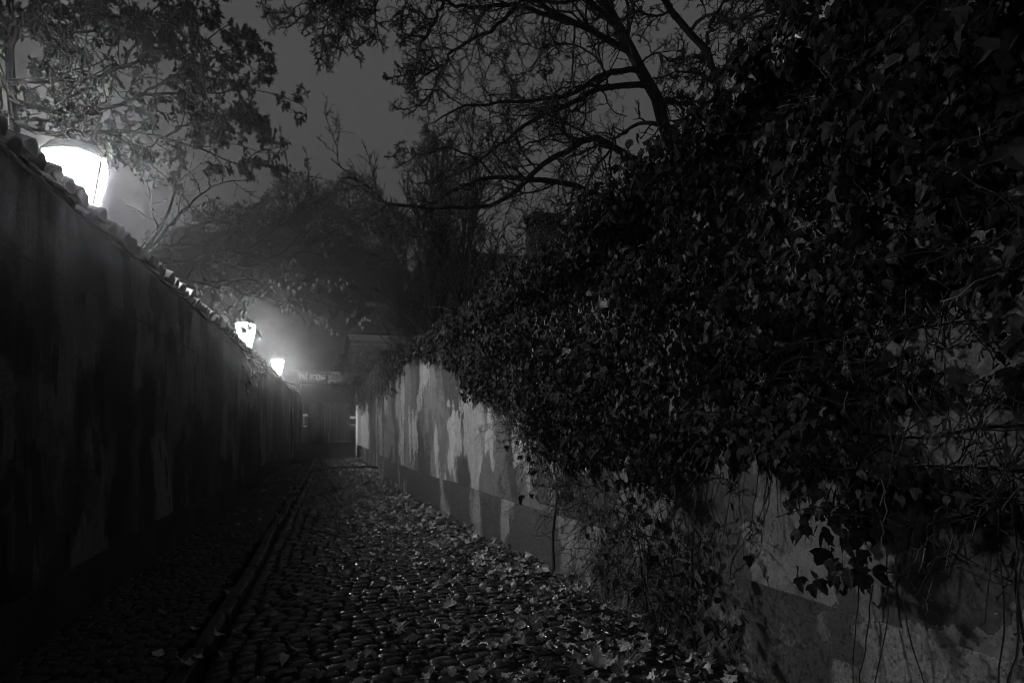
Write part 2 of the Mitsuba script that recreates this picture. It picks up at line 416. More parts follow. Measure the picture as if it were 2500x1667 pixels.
def cobble(w, l, h, r):
    """A worn sett: rounded top, five by five points, and skirts."""
    k = np.array([-1, -0.74, 0, 0.74, 1.0])
    X, Y = np.meshgrid(k, k, indexing='ij')
    X, Y = X + r.normal(0, .05, X.shape), Y + r.normal(0, .05, X.shape)
    d = np.clip(np.abs(X), 0, 1) ** 4.5 + np.clip(np.abs(Y), 0, 1) ** 3.2
    z = h * (1 - 0.75 * d) + r.normal(0, .0022, X.shape) + (X * r.normal(0, .16) + Y * r.normal(0, .16)) * h
    rim = (np.maximum(np.abs(X), np.abs(Y)) > 0.9)
    v = np.stack([X * w / 2 * np.where(np.abs(Y) > .9, .93, 1), Y * l / 2 * np.where(np.abs(X) > .9, .93, 1), np.where(rim, z - 0.012, z)], -1).reshape(-1, 3)
    idx = np.arange(25).reshape(5, 5)
    f = np.stack([idx[:-1, :-1], idx[1:, :-1], idx[1:, 1:], idx[:-1, 1:]], -1).reshape(-1, 4)
    ring = np.r_[idx[:, 0], idx[-1, 1:], idx[-2::-1, -1], idx[0, -2:0:-1]]
    low = v[ring] - [0, 0, 0.05]
    m = len(ring)
    sk = np.array([[ring[i], 25 + i, 25 + (i + 1) % m, ring[(i + 1) % m]] for i in range(m)])
    f = np.vstack([f, sk])
    return np.vstack([v, low]), np.vstack([f[:, [0, 1, 2]], f[:, [0, 2, 3]]])


variants = [cobble(1, 1, 0.017, rng) for _ in range(22)]
stones = []
row = 0
y = 0.4
while y < 36.0:
    dep = rng.uniform(0.108, 0.138)
    x = KERB + 0.02
    while x < 2.95:
        w = rng.uniform(0.115, 0.195)
        xc = x + w / 2
        yy = y + 0.24 * xc + 0.10 * math.sin(xc * 1.9 + 0.4) + rng.normal(0, 0.008)
        if yy > 0.6 and xc + w / 2 < right_x(yy) + 0.06 and yy < 35.6:
            stones.append((xc, yy, w, dep))
        x += w + 0.007
    y += dep + 0.008
CF = variants[0][1]
SV = []
for xc, yy, w, dep in stones:
    v = variants[rng.integers(22)][0] * [w, dep, 1]
    a = 0.22 + rng.normal(0, .05)
    v = np.c_[v[:, 0] * math.cos(a) - v[:, 1] * math.sin(a), v[:, 0] * math.sin(a) + v[:, 1] * math.cos(a), v[:, 2]]
    dip = float(sag(xc)) + rng.normal(0, .0035)
    SV.append(v + [xc, yy, dip - 0.02])
SV = np.array(SV)
near = np.argsort(np.linalg.norm(SV.mean(1) - [0.3, 0, EYE], axis=1))
seen = [i for i in near if SV[i, :, 1].mean() > 2.6]
for c, i in enumerate(seen[:300]):
    add(f'alley__{numbered("cobble", c)}', (SV[i], CF), 'wet_stone', 40)
rest = np.array(sorted(set(range(len(SV))) - set(seen[:300])))
add('alley__cobbles', (SV[rest].reshape(-1, 3), (CF[None] + (np.arange(len(rest)) * len(SV[0]))[:, None, None]).reshape(-1, 3)), 'wet_stone', 40)
tag('alley__cobbles', kind='stuff')

# pavement with kerb stones along the left wall
pz = 0.055
add('pavement', merge([box(-2.30, KERB - 0.16, -14, 34.2, -0.15, pz - 0.012)]), 'soil')
tag('pavement', 'narrow raised pavement of small setts along the left wall', kind='structure')
y, c = 0.5, 0
while y < 34:
    l = rng.uniform(0.75, 1.15)
    jx, th = rng.normal(0, .013), rng.normal(0, .006)
    b = box(KERB - 0.135 + jx, KERB - 0.012 + jx, y, y + l - rng.uniform(.012, .03), -0.15, pz + rng.normal(-0.002, .008), rng.uniform(.014, .03))
    b = (b[0] + (b[0][:, 1:2] - y) * [th, 0, rng.normal(0, .008)], b[1])
    add(f'pavement__{numbered("kerb_stone", c)}', b, 'kerb_granite')
    y += l
    c += 1
small = [cobble(1, 1, 0.014, rng) for _ in range(6)]
PV = []
for y in np.arange(0.6, 30, 0.098):
    jx = rng.uniform(-.045, .045)
    for x in np.arange(-2.0, KERB - 0.2, 0.092):
        v = small[rng.integers(6)][0] * [0.084, 0.086, 0.6]
        a = rng.normal(0, .22)
        v = np.c_[v[:, 0] * math.cos(a) - v[:, 1] * math.sin(a), v[:, 0] * math.sin(a) + v[:, 1] * math.cos(a), v[:, 2]]
        PV.append(v + [x + jx + rng.normal(0, .011), y + rng.normal(0, .013) + 0.05 * math.sin(x * 9), pz - 0.006 + rng.normal(0, .004)])
PV = np.array(PV)
add('pavement__setts', (PV.reshape(-1, 3), (CF[None] + (np.arange(len(PV)) * len(PV[0]))[:, None, None]).reshape(-1, 3)), 'small_setts')
tag('pavement__setts', kind='stuff')


# ------------------------------------------------------------------ walls
def wall_sheet(path, z0, ztop, back, rough, side, seed, cell=0.09, notch=None):
    """A wall along the path (x, y points) with an uneven front face: side +1 faces +x, -1 faces -x. back: thickness."""
    path = np.asarray(path, float)
    s = np.r_[0, np.cumsum(np.linalg.norm(np.diff(path, axis=0), axis=1))]
    n = int(s[-1] / cell)
    sx = np.linspace(0, s[-1], n)
    xy = np.stack([np.interp(sx, s, path[:, 0]), np.interp(sx, s, path[:, 1])], 1)
    m = max(3, int(3.4 / cell))
    k = np.linspace(0, 1, m)
    zt = ztop(xy[:, 1])
    Z = z0 + (zt[:, None] - z0) * k[None]
    Y = np.repeat(xy[:, 1:], m, 1)
    X = np.repeat(xy[:, :1], m, 1)
    q = np.stack([Y * 0.9, Z * 0.9, np.full_like(Y, seed)], -1)
    d = rough * ((meshkit.fbm(q, 3, seed) - 0.5) * 2 + 0.35 * (meshkit.fbm(q * 5, 2, seed + 3) - 0.5))
    if notch is not None:
        d = d - notch(Y, Z)
    d[[0, -1]] = 0
    d[:, [0, -1]] *= 0.3
    front = np.stack([X + side * d, Y, Z], -1)
    idx = np.arange(n * m).reshape(n, m)
    f = np.stack([idx[:-1, :-1], idx[1:, :-1], idx[1:, 1:], idx[:-1, 1:]], -1).reshape(-1, 4)
    if side < 0:
        f = f[:, ::-1]
    bx = front.copy()[:, [0, -1]]
    bx[:, :, 0] = X[:, [0, -1]] - side * back
    v = np.vstack([front.reshape(-1, 3), bx.reshape(-1, 3)])
    o = n * m
    g = []
    for i in range(n - 1):
        a0, a1, b0, b1 = o + 2 * i, o + 2 * i + 1, o + 2 * i + 2, o + 2 * i + 3
        g += [[a0, a1, b1, b0], [idx[i, m - 1], idx[i + 1, m - 1], b1, a1], [idx[i, 0], a0, b0, idx[i + 1, 0]]]
    for i in (0, n - 1):
        g.append([idx[i, 0], idx[i, m - 1], o + 2 * i + 1, o + 2 * i])
    return v, np.vstack([f, np.array(g)])


LX = -2.05


def left_notch(Y, Z):
    gap = np.exp(-((Y - 8.25 - 0.05 * np.sin(Z * 7)) / 0.035) ** 2) * np.clip((1.42 - Z) / 0.1, 0, 1)
    low = 0.02 * np.clip((meshkit.fbm(np.stack([Y * 1.1, Z * 1.3, Y * 0 + 4], -1), 3, 4) - 0.56) * 18, 0, 1) * np.clip((1.7 - Z) / 0.5, 0, 1)
    return 0.05 * gap + low


lw = wall_sheet([(LX, -14), (LX, 4), (LX, 34.0)], 0.3, lambda y: np.full_like(y, 3.355), 0.42, 0.018, 1, 3, 0.075, left_notch)
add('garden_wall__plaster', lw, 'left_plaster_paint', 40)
pl = wall_sheet([(LX + 0.012, -14), (LX + 0.012, 34.0)], -0.15, lambda y: 0.47 + 0.02 * np.sin(y * 0.9) + 0.0 * y, 0.2, 0.012, 1, 7, 0.12)
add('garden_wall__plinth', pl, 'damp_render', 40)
tag('garden_wall', 'long shaded plaster wall on the lantern side, dark with stains, with a clay tile coping', 'wall')


def right_top(y):
    return 3.12 + np.clip(6.3 - y, 0, 5.3) * 0.16


rwm = wall_sheet(RIGHT, 0.3, right_top, 0.45, 0.02, -1, 5, 0.09)
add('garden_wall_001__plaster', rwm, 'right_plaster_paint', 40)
shift = RXY - np.array([0.014, 0])
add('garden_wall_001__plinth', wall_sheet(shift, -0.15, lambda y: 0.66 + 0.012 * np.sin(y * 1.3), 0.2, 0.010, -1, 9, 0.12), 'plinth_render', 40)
labels['garden_wall_001__plinth'] = {'label': 'dark rough plinth with paler runs'}
# end pillar, standing proud of the wall
pil = wall_sheet([(1.06, 34.6), (1.03, 36.6)], -0.1, lambda y: np.full_like(y, 3.75), 0.75, 0.006, -1, 13, 0.2)
add('garden_wall_001__end_pillar', pil, 'limewash', 40)
add('garden_wall_001__pillar_plinth', box(1.04, 1.82, 34.58, 36.62, -.1, .68, .01), 'plinth_render')
add('garden_wall_001__pillar_cap', box(0.95, 1.85, 34.52, 36.68, 3.752, 3.87, 0.02), 'mortar')
tag('garden_wall_001', 'lamplit plaster wall half hidden under ivy, with pale runs and a dark plinth', 'wall')


def cover_tile(length, r0, r1, thick=0.016, seg=7):
    """A half-round clay tile lying along +x (from the ridge down), its lower end the wider."""
    out = []
    for x, r in ((0, r0), (length, r1)):
        for rr in (r, r - thick):
            a = np.linspace(0, math.pi, seg)
            out.append(np.stack([np.full(seg, x), rr * np.cos(a), rr * np.sin(a) * 1.0], 1))
    v = np.vstack(out)
    o = [0, seg, 2 * seg, 3 * seg]
    f = []
    for i in range(seg - 1):
        f += [[o[0] + i, o[0] + i + 1, o[2] + i + 1, o[2] + i], [o[1] + i, o[3] + i, o[3] + i + 1, o[1] + i + 1], [o[2] + i, o[2] + i + 1, o[3] + i + 1, o[3] + i]]
    f += [[o[0], o[2], o[3], o[1]], [o[0] + seg - 1, o[1] + seg - 1, o[3] + seg - 1, o[2] + seg - 1]]
    return v, np.array(f)


def mortar_fill(length, r, seg=7):
    """The mortar that fills a tile's hollow, ending a little inside its mouth."""
    a = np.linspace(0, math.pi, seg)
    v = np.vstack([np.stack([np.full(seg, x), r * np.cos(a), r * np.sin(a) - .004], 1) for x in (0.02, length)])
    f = [[i, i + 1, seg + i + 1, seg + i] for i in range(seg - 1)] + [[seg, seg + i, seg + i + 1, seg + i + 1] for i in range(1, seg - 1)]
    return v, np.array(f)


def coping(owner, y0, y1, ridge, top, face, seed):
    """Half-round tiles across the wall top, falling to both sides from the ridge, on a mortar bed. ridge(y), top(y); face: +1 the alley lies at +x."""
    r = np.random.default_rng(seed)
    v0, f0 = cover_tile(0.37, 0.082, 0.10)
    v1, f1 = mortar_fill(0.372, 0.089)
    k0 = len(v0)
    v0 = np.vstack([v0, v1])
    n = int((y1 - y0) / 0.212)
    fill, c = [], 0
    for i in range(n):
        y = y0 + (i + 0.5) * 0.212 + r.normal(0, .012)
        bits = []
        jz = r.normal(0, .007)
        for s in (face, -face):
            v = v0 * [1, 1, 1]
            t = math.radians(24 + r.normal(0, 3.4))
            tw = r.normal(0, .05)
            x, z = v[:, 0] + r.normal(0, .012), v[:, 2]
            X = x * math.cos(t) + z * math.sin(t)
            Z = -x * math.sin(t) + z * math.cos(t)
            Y = v[:, 1] + X * tw
            p = np.stack([ridge(y) + s * X, y + Y, top(y) + 0.130 + Z + jz], 1)
            f = f0 if s > 0 else f0[:, ::-1]
            bits.append((p[:k0], f))
            fill.append((p[k0:], f1 if s > 0 else f1[:, ::-1]))
        add(f'{owner}__{numbered("coping_tile", c)}', merge(bits), 'tile_clay', 40)
        c += 1
    yy = np.arange(y0, y1 + 0.01, 0.5)
    prof = [(-0.24, 0.0), (-0.24, 0.04), (0, 0.15), (0.24, 0.04), (0.24, 0.0)]
    v = np.array([[ridge(y) + a, y, top(y) + b] for y in yy for a, b in prof])
    f = np.array([[5 * i + j, 5 * i + j + 1, 5 * i + j + 6, 5 * i + j + 5] for i in range(len(yy) - 1) for j in range(4)] + [[5 * i, 5 * i + 5, 5 * i + 9, 5 * i + 4] for i in range(len(yy) - 1)])
    add(f'{owner}__coping_bed', merge([(v, f)] + fill), 'mortar')


coping('garden_wall', 2.6, 33.6, lambda y: LX - 0.21, lambda y: 3.361, 1, 21)
coping('garden_wall_001', 1.0, 34.3, lambda y: float(right_x(y)) + 0.225, lambda y: float(right_top(np.array(y))) + 0.006, -1, 22)


# ------------------------------------------------------------------ lanterns
def lantern(key, x, y, ztop, turn, label, weight, power=1.0):
    """A four-sided street lantern: tapering glass with arched tops, iron frame, domed roof, on a post. ztop: top of the glass corners."""
    wt, wb, h, arch = 0.29, 0.16, 0.70, 0.065
    zb = ztop - h
    ca, sa = math.cos(turn), math.sin(turn)

    def put(v):
        v = np.asarray(v, float)
        return np.c_[v[:, 0] * ca - v[:, 1] * sa + x, v[:, 0] * sa + v[:, 1] * ca + y, v[:, 2]]

    def spin(v, k):
        a = k * math.pi / 2
        return np.c_[v[:, 0] * math.cos(a) - v[:, 1] * math.sin(a), v[:, 0] * math.sin(a) + v[:, 1] * math.cos(a), v[:, 2]]

    tt = np.linspace(-1, 1, 9)
    glass = []
    for k in range(4):
        top = [(t * (wt - .012), -wt, ztop + arch * (1 - t * t)) for t in tt]
        bot = [(t * (wb - .010), -wb, zb) for t in tt]
        v = np.array(bot + top)
        f = np.array([[i, i + 1, 10 + i, 9 + i] for i in range(8)])
        p = put(spin(v, k))
        glass.append((p, f))
        # corner bar and the arched top rail of this side
        bar = spin(np.array([[-wt, -wt, ztop + .01], [-wb, -wb, zb]]), k)
        vb, fb = tubes(put(bar)[None], np.full((1, 2), 0.018), 6)
        add(f'{key}__{numbered("corner_bar", k)}', (vb, fb), 'black_iron')
        rail = spin(np.array([(t * wt, -wt - .004, ztop + arch * (1 - t * t) + .012) for t in np.linspace(-1, 1, 11)]), k)
        vb, fb = tubes(put(rail)[None], np.full((1, 11), 0.017), 6)
        add(f'{key}__{numbered("top_rail", k)}', (vb, fb), 'black_iron')
    add(f'{key}__glass', merge(glass), 'white_print', emitter={'type': 'area', 'radiance': grey(LAMP * power), 'sampling_weight': weight})
    # domed roof
    prof = [(1.08, -.01, 0), (1.0, .05, .35), (.82, .15, .8), (.55, .19, 1), (.3, .22, 1), (.2, .23, 1), (.2, .28, 1), (.25, .29, 1), (.12, .32, 1), (.0, .33, 1)]
    ring = np.linspace(0, 2 * math.pi, 25)[:-1]
    v = []
    for r, dz, rd in prof:
        for a in ring:
            sq = 1 / max(abs(math.cos(a)), abs(math.sin(a)))
            rr = r * wt * ((1 - rd) * sq + rd * 1.12)
            lift = (1 - rd) * arch * (1 - min(1, abs(math.tan(a)) if abs(math.tan(a)) < 1 else abs(1 / math.tan(a))) ** 2)
            v.append((rr * math.cos(a), rr * math.sin(a), ztop + dz + lift + .02))
    f = [[i * 24 + j, i * 24 + (j + 1) % 24, (i + 1) * 24 + (j + 1) % 24, (i + 1) * 24 + j] for i in range(len(prof) - 1) for j in range(24)]
    add(f'{key}__roof', (put(v), np.array(f)), 'black_iron', 40)
    # foot ring, fork and post
    m = merge([(put(box(-wb - .02, wb + .02, -wb - .02, wb + .02, zb - .035, zb - .002)[0]), box(-1, 1, -1, 1, -1, 1)[1])])
    add(f'{key}__foot_ring', m, 'black_iron')
    pr = [(.055, zb - .035), (.03, zb - .10), (.05, zb - .16), (.035, zb - .24), (.04, zb - 1.2), (.05, zb - 1.9), (.075, zb - 1.95), (.075, zb - 2.1), (.09, zb - 2.7), (.10, 0.6), (.14, .55), (.15, .0)]
    v = [(r * math.cos(a), r * math.sin(a), z) for r, z in pr for a in ring[::2]]
    f = [[i * 12 + (j + 1) % 12, i * 12 + j, (i + 1) * 12 + j, (i + 1) * 12 + (j + 1) % 12] for i in range(len(pr) - 1) for j in range(12)]
    add(f'{key}__post', (put(v), np.array(f)), 'black_iron', 40)
    tag(key, label, 'street lamp', 'lanterns standing behind the left wall')


lantern('street_lantern', -2.92, 8.95, 4.66, math.radians(10), 'nearest and largest glowing lantern, half hidden behind the left wall top', 1.6, 1.45)
lantern('street_lantern_001', -2.92, 24.4, 4.98, math.radians(2), 'middle glowing lantern behind the left wall, crossed by a leafy twig', 1.0, 1.1)
lantern('street_lantern_002', -2.92, 37.4, 5.02, math.radians(1), 'smallest and farthest glowing lantern, near the gate at the end of the lane', 0.7, 1.0)
lantern('street_lantern_003', -2.92, -7.2, 4.75, math.radians(10), 'lantern farther back along the left wall, behind the viewer', 0.4, 0.45)

# ------------------------------------------------------------------ the end of the lane: gate, banner, boards, houses
GY = 47.0
GZ = 0.55


def gate_point(u, v):
    d = at(u, v, 1.0) - [0, 0, EYE]
    return d * (GY / d[1]) + [0, 0, EYE]


gl, gr_ = gate_point(738, 1077)[0], gate_point(905, 1077)[0]
gtop = gate_point(800, 985)[2]
c = 0
x = gl
while x < gr_:
    w = 0.155
    b = box(x, x + w - 0.05, GY, GY + 0.03, GZ + 0.06, gtop + 0.0, 0.006)
    b = (b[0] + [0, rng.normal(0, .014), 0], b[1])
    add(f'gate__{numbered("board", c)}', b, 'gate_paint')
    x += w
    c += 1
add('gate__lower_rail', box(gl, gr_, GY - 0.045, GY - 0.012, GZ + 0.02, GZ + 0.13, .008), 'gate_paint')
add('gate__upper_rail', box(gl, gr_, GY - 0.045, GY - 0.012, gtop - 0.12, gtop + 0.02, .008), 'gate_paint')
dx = gate_point(803, 1077)[0]
add('gate__drop_bolt', box(dx - .03, dx + .03, GY - 0.09, GY - 0.05, GZ + 0.0, GZ + 0.75, .008), 'zinc')
tag('gate', 'wide boarded gate closing the far end of the lane under the banner', 'gate')
# wall over and behind the gate
bz0, bz1 = gate_point(800, 934)[2], gate_point(800, 907)[2]
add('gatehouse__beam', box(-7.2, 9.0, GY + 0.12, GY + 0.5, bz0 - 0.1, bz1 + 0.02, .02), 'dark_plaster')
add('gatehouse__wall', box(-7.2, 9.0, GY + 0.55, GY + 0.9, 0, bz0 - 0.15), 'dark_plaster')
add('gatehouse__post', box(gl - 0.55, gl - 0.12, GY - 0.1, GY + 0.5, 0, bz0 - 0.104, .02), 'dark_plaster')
tag('gatehouse', 'low dark gatehouse wall carrying the long banner', 'gatehouse')
# banner
b0, b1 = gate_point(700, 907)[0], gate_point(800.5, 907)[0]
txt = meshkit.text_mesh('TNÍ SCÉNA', 0.40, 0.004, bold=True)
v = np.array(txt.vertices)
tx1 = gate_point(795.3, 920)[0]
tx0 = gate_point(729, 920)[0]
zb_, zt_ = gate_point(760, 926.5)[2], gate_point(760, 914.2)[2]
v[:, 1] *= (zt_ - zb_) / 0.40
v[:, 0] = v[:, 0] - v[:, 0].max()
add('banner__cloth', box(tx0 - 0.06, b1, GY + 0.06, GY + 0.09, bz0, bz1), 'banner_cloth')
full = -v[:, 0].min()
v[:, 0] *= (tx1 - tx0) / full
v = np.c_[v[:, 0] + tx1, np.full(len(v), GY + 0.058) - v[:, 2], v[:, 1] + zb_]
add('banner__lettering', (v, np.array(txt.faces)), 'grey_print')
scene['banner__lettering']['bsdf'] = {'type': 'ref', 'id': 'white_print'}
b2 = gate_point(905, 907)[0]
add('banner__white_panel', box(b1 + 0.005, b2, GY + 0.055, GY + 0.088, bz0 - .01, bz1 + .01), 'white_print')
t2 = meshkit.text_mesh('DI', 0.26, 0.004)
v = np.array(t2.vertices)
px = gate_point(805.5, 920)[0]
v = np.c_[v[:, 0] + px, np.full(len(v), GY + 0.053) - v[:, 2], v[:, 1] + gate_point(800, 922.5)[2]]
add('banner__small_lettering', (v, np.array(t2.faces)), 'dark_print')
tag('banner', 'long banner with pale block letters above the gate, white panel at its right end', 'banner')
# left notice board (white head and edge strip) and right poster boards
p0, p1 = gate_point(740, 1011), gate_point(751.5, 1041)
yb = GY - 0.30
add('notice_board__panel', box(p0[0] - .02, p1[0] + .04, yb, yb + .04, GZ, p0[2] + .10, .006), 'dark_print')
add('notice_board__head_strip', box(p0[0], p1[0], yb - .012, yb - .003, p0[2] - .14, p0[2]), 'white_print')
add('notice_board__edge_strip', box(p0[0], p0[0] + .11, yb - .012, yb - .003, p1[2] + .12, p0[2] - .145), 'grey_print')
add('notice_board__foot_strip', box(p0[0], p0[0] + .24, yb - .012, yb - .003, p1[2] - .02, p1[2] + .06), 'white_print')
tag('notice_board', 'dark notice board with a white head strip at the gate post', 'notice board')
q0, q1 = gate_point(854.3, 1016), gate_point(871, 1022)
yb = GY - 0.12
add('poster_board__panel', box(q0[0] - .03, q1[0] + .03, yb, yb + .03, gate_point(860, 1053)[2], q0[2] + .03, .004), 'dark_print')
add('poster_board__white_sign', box(q0[0], q1[0], yb - .010, yb - .002, q1[2], q0[2]), 'white_print')
k = 0
for r_, (va, vb) in enumerate(((1035.5, 1039), (1042.2, 1044), (1025.5, 1026.6), (1046.8, 1047.6), (1049.5, 1050.4))):
    za, zb2 = gate_point(860, va)[2], gate_point(860, vb)[2]
    for i in range(4):
        w = (q1[0] - q0[0]) / 4
        add(f'poster_board__{numbered("poster", k)}', box(q0[0] + i * w + .02, q0[0] + (i + 1) * w - .02, yb - .010, yb - .002, zb2, za), 'white_print' if r_ == 0 else 'grey_print')
        k += 1
tag('poster_board', 'poster board with one white sign over rows of small posters on the gate', 'notice board')
# pilaster and rain pipe at the end of the left wall
add('gatehouse__pilaster', box(-2.55, -1.98, 34.02, 34.9, -.1, 3.5, .02), 'left_plaster_paint')
add('gatehouse__wing_wall', box(-2.5, -2.12, 34.91, 41.0, -.1, 3.45, .02), 'damp_render')
add('gatehouse__wing_coping', box(-2.58, -2.05, 34.92, 41.06, 3.452, 3.56, .03), 'mortar')
m = tubes(np.array([[[-2.06, 41.15, z] for z in (0.3, 1.0, 2.0, 3.0, 3.3)]]), np.full((1, 5), 0.045), 8)
add('rain_pipe', m, 'zinc', 40)
tag('rain_pipe', 'thin pale rain pipe at the far end of the left wall', 'pipe')


def house(key, x0, x1, y0, y1, eave, ridge, hip, label, windows=(), cornice=True, walls='house_plaster'):
    add(f'{key}__wall', box(x0, x1, y0, y1, -0.2, eave), walls)
    o = 0.45
    if hip:
        h = min(hip, (x1 - x0) / 2 - .1)
        v = np.array([[x0 - o, y0 - o, eave], [x1 + o, y0 - o, eave], [x1 + o, y1 + o, eave], [x0 - o, y1 + o, eave], [x0 + h, (y0 + y1) / 2, ridge], [x1 - h, (y0 + y1) / 2, ridge]]) + [0, 0, .12]
    else:
        v = np.array([[x0 - o, y0 - o, eave], [x1 + o, y0 - o, eave], [x1 + o, y1 + o, eave], [x0 - o, y1 + o, eave], [x0 - o, (y0 + y1) / 2, ridge], [x1 + o, (y0 + y1) / 2, ridge]]) + [0, 0, .12]
    f = [[0, 1, 5], [0, 5, 4], [2, 3, 4], [2, 4, 5], [3, 0, 4], [1, 2, 5], [0, 2, 1], [0, 3, 2]]
    add(f'{key}__roof', (v, np.array(f)), 'roof_tiles')
    if cornice:
        add(f'{key}__cornice', merge([box(x0 - .38, x1 + .38, y0 - .38, y0 - .003, eave - .16, eave - .002, .02), box(x0 - .26, x1 + .26, y0 - .26, y0 - .003, eave - .42, eave - .165, .02), box(x0 - .16, x1 + .16, y0 - .16, y0 - .003, eave - .8, eave - .70, .02)]), 'cornice_stone')
    for i, (wx, wz) in enumerate(windows):
        k = f'{key}__{numbered("window", i)}'
        add(k, merge([box(wx - .62, wx - .5, y0 - .08, y0 - .003, wz - .9, wz + .9), box(wx + .5, wx + .62, y0 - .08, y0 - .003, wz - .9, wz + .9), box(wx - .62, wx + .62, y0 - .09, y0 - .004, wz + .9, wz + 1.05), box(wx - .68, wx + .68, y0 - .12, y0 - .004, wz - 1.05, wz - .9), box(wx - .03, wx + .03, y0 - .06, y0 - .02, wz - .9, wz + .9)]), 'cornice_stone')
        add(f'{k}__pane', box(wx - .5, wx + .5, y0 - .018, y0 - .003, wz - .9, wz + .9), 'window_dark')
    tag(key, label, 'house')


house('hipped_house', 1.3, 18.0, 56.5, 68.0, 9.0, 14.8, 5.2, 'house with a hipped roof and moulded cornice behind the gate and trees', [(3.2 + 2.6 * i, 6.2) for i in range(5)])
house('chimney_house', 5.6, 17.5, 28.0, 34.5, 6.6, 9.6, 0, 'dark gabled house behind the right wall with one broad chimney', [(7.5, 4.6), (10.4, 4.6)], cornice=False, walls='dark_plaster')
ch = at(1370, 488, 30.0)
add('chimney_house__chimney', merge([box(ch[0] - .75, ch[0] + .75, 30.4, 31.6, 7.5, ch[2] - .24, .03), box(ch[0] - .83, ch[0] + .83, 30.3, 31.7, ch[2] - .237, ch[2], .03)]), 'dark_plaster')


# ------------------------------------------------------------------ trees
def tree(key, limbs, seed, label, cat='tree', per=(12, 6, 4), ratio=(0.45, 0.5, 0.5), wig=0.22, pull=(0, 0, 0.0), rmin=0.005, group=None, lmax=2.2, ang=0.85, t0=0.12):
    """limbs: list of (points (x, y, z), start radius, end radius, name). Side shoots follow by chance. Returns the twig lines for leaves."""
    r = np.random.default_rng(seed)
    count = {}
    N = 22
    P, R = [], []
    for pts, r0, r1, name in limbs:
        p = resample(np.asarray(pts, float), N)
        p[1:-1] += r.normal(0, 1, (N - 2, 3)) * min(0.03, r0 * 0.35)
        rad = np.linspace(r0, r1, N)
        i = count.get(name, 0)
        count[name] = i + 1
        add(f'{key}__{numbered(name, i)}', tubes(p[None], rad[None], 9), 'bark', 60)
        P.append(p)
        R.append(rad)
    P, R = np.array(P), np.array(R)
    L = np.linalg.norm(np.diff(P, axis=1), axis=2).sum(1)
    pull = np.asarray(pull, float)
    Q1, S1 = sprout(r, P, R, per[0], ang, ratio[0], 10, wig * 0.8, pull, rmin * 2.2, t0, 0.42, lmax)
    Q2, S2 = sprout(r, Q1, S1, per[1], ang, ratio[1], 8, wig, pull, rmin * 1.4, 0.1, 0.6, lmax * 0.6)
    parts = [tubes(Q1, S1, 5), tubes(Q2, S2, 4)]
    Q3 = Q2
    if per[2]:
        Q3, S3 = sprout(r, Q2, S2, per[2], ang * 0.9, ratio[2], 6, wig * 1.1, pull, rmin, 0.15, 0.7, lmax * 0.35)
        parts.append(tubes(Q3, S3, 3))
    add(f'{key}__twigs', merge(parts), 'bark')
    tag(f'{key}__twigs', kind='stuff')
    tag(key, label, cat, group)
    return Q1, Q2, Q3


def px(points, z0, z1=None, rise=None):
    """Points given by where they stand in the street, at depths from z0 to z1."""
    z1 = z0 if z1 is None else z1
    n = len(points)
    return [at(u, v, z0 + (z1 - z0) * i / (n - 1)) for i, (u, v) in enumerate(points)]


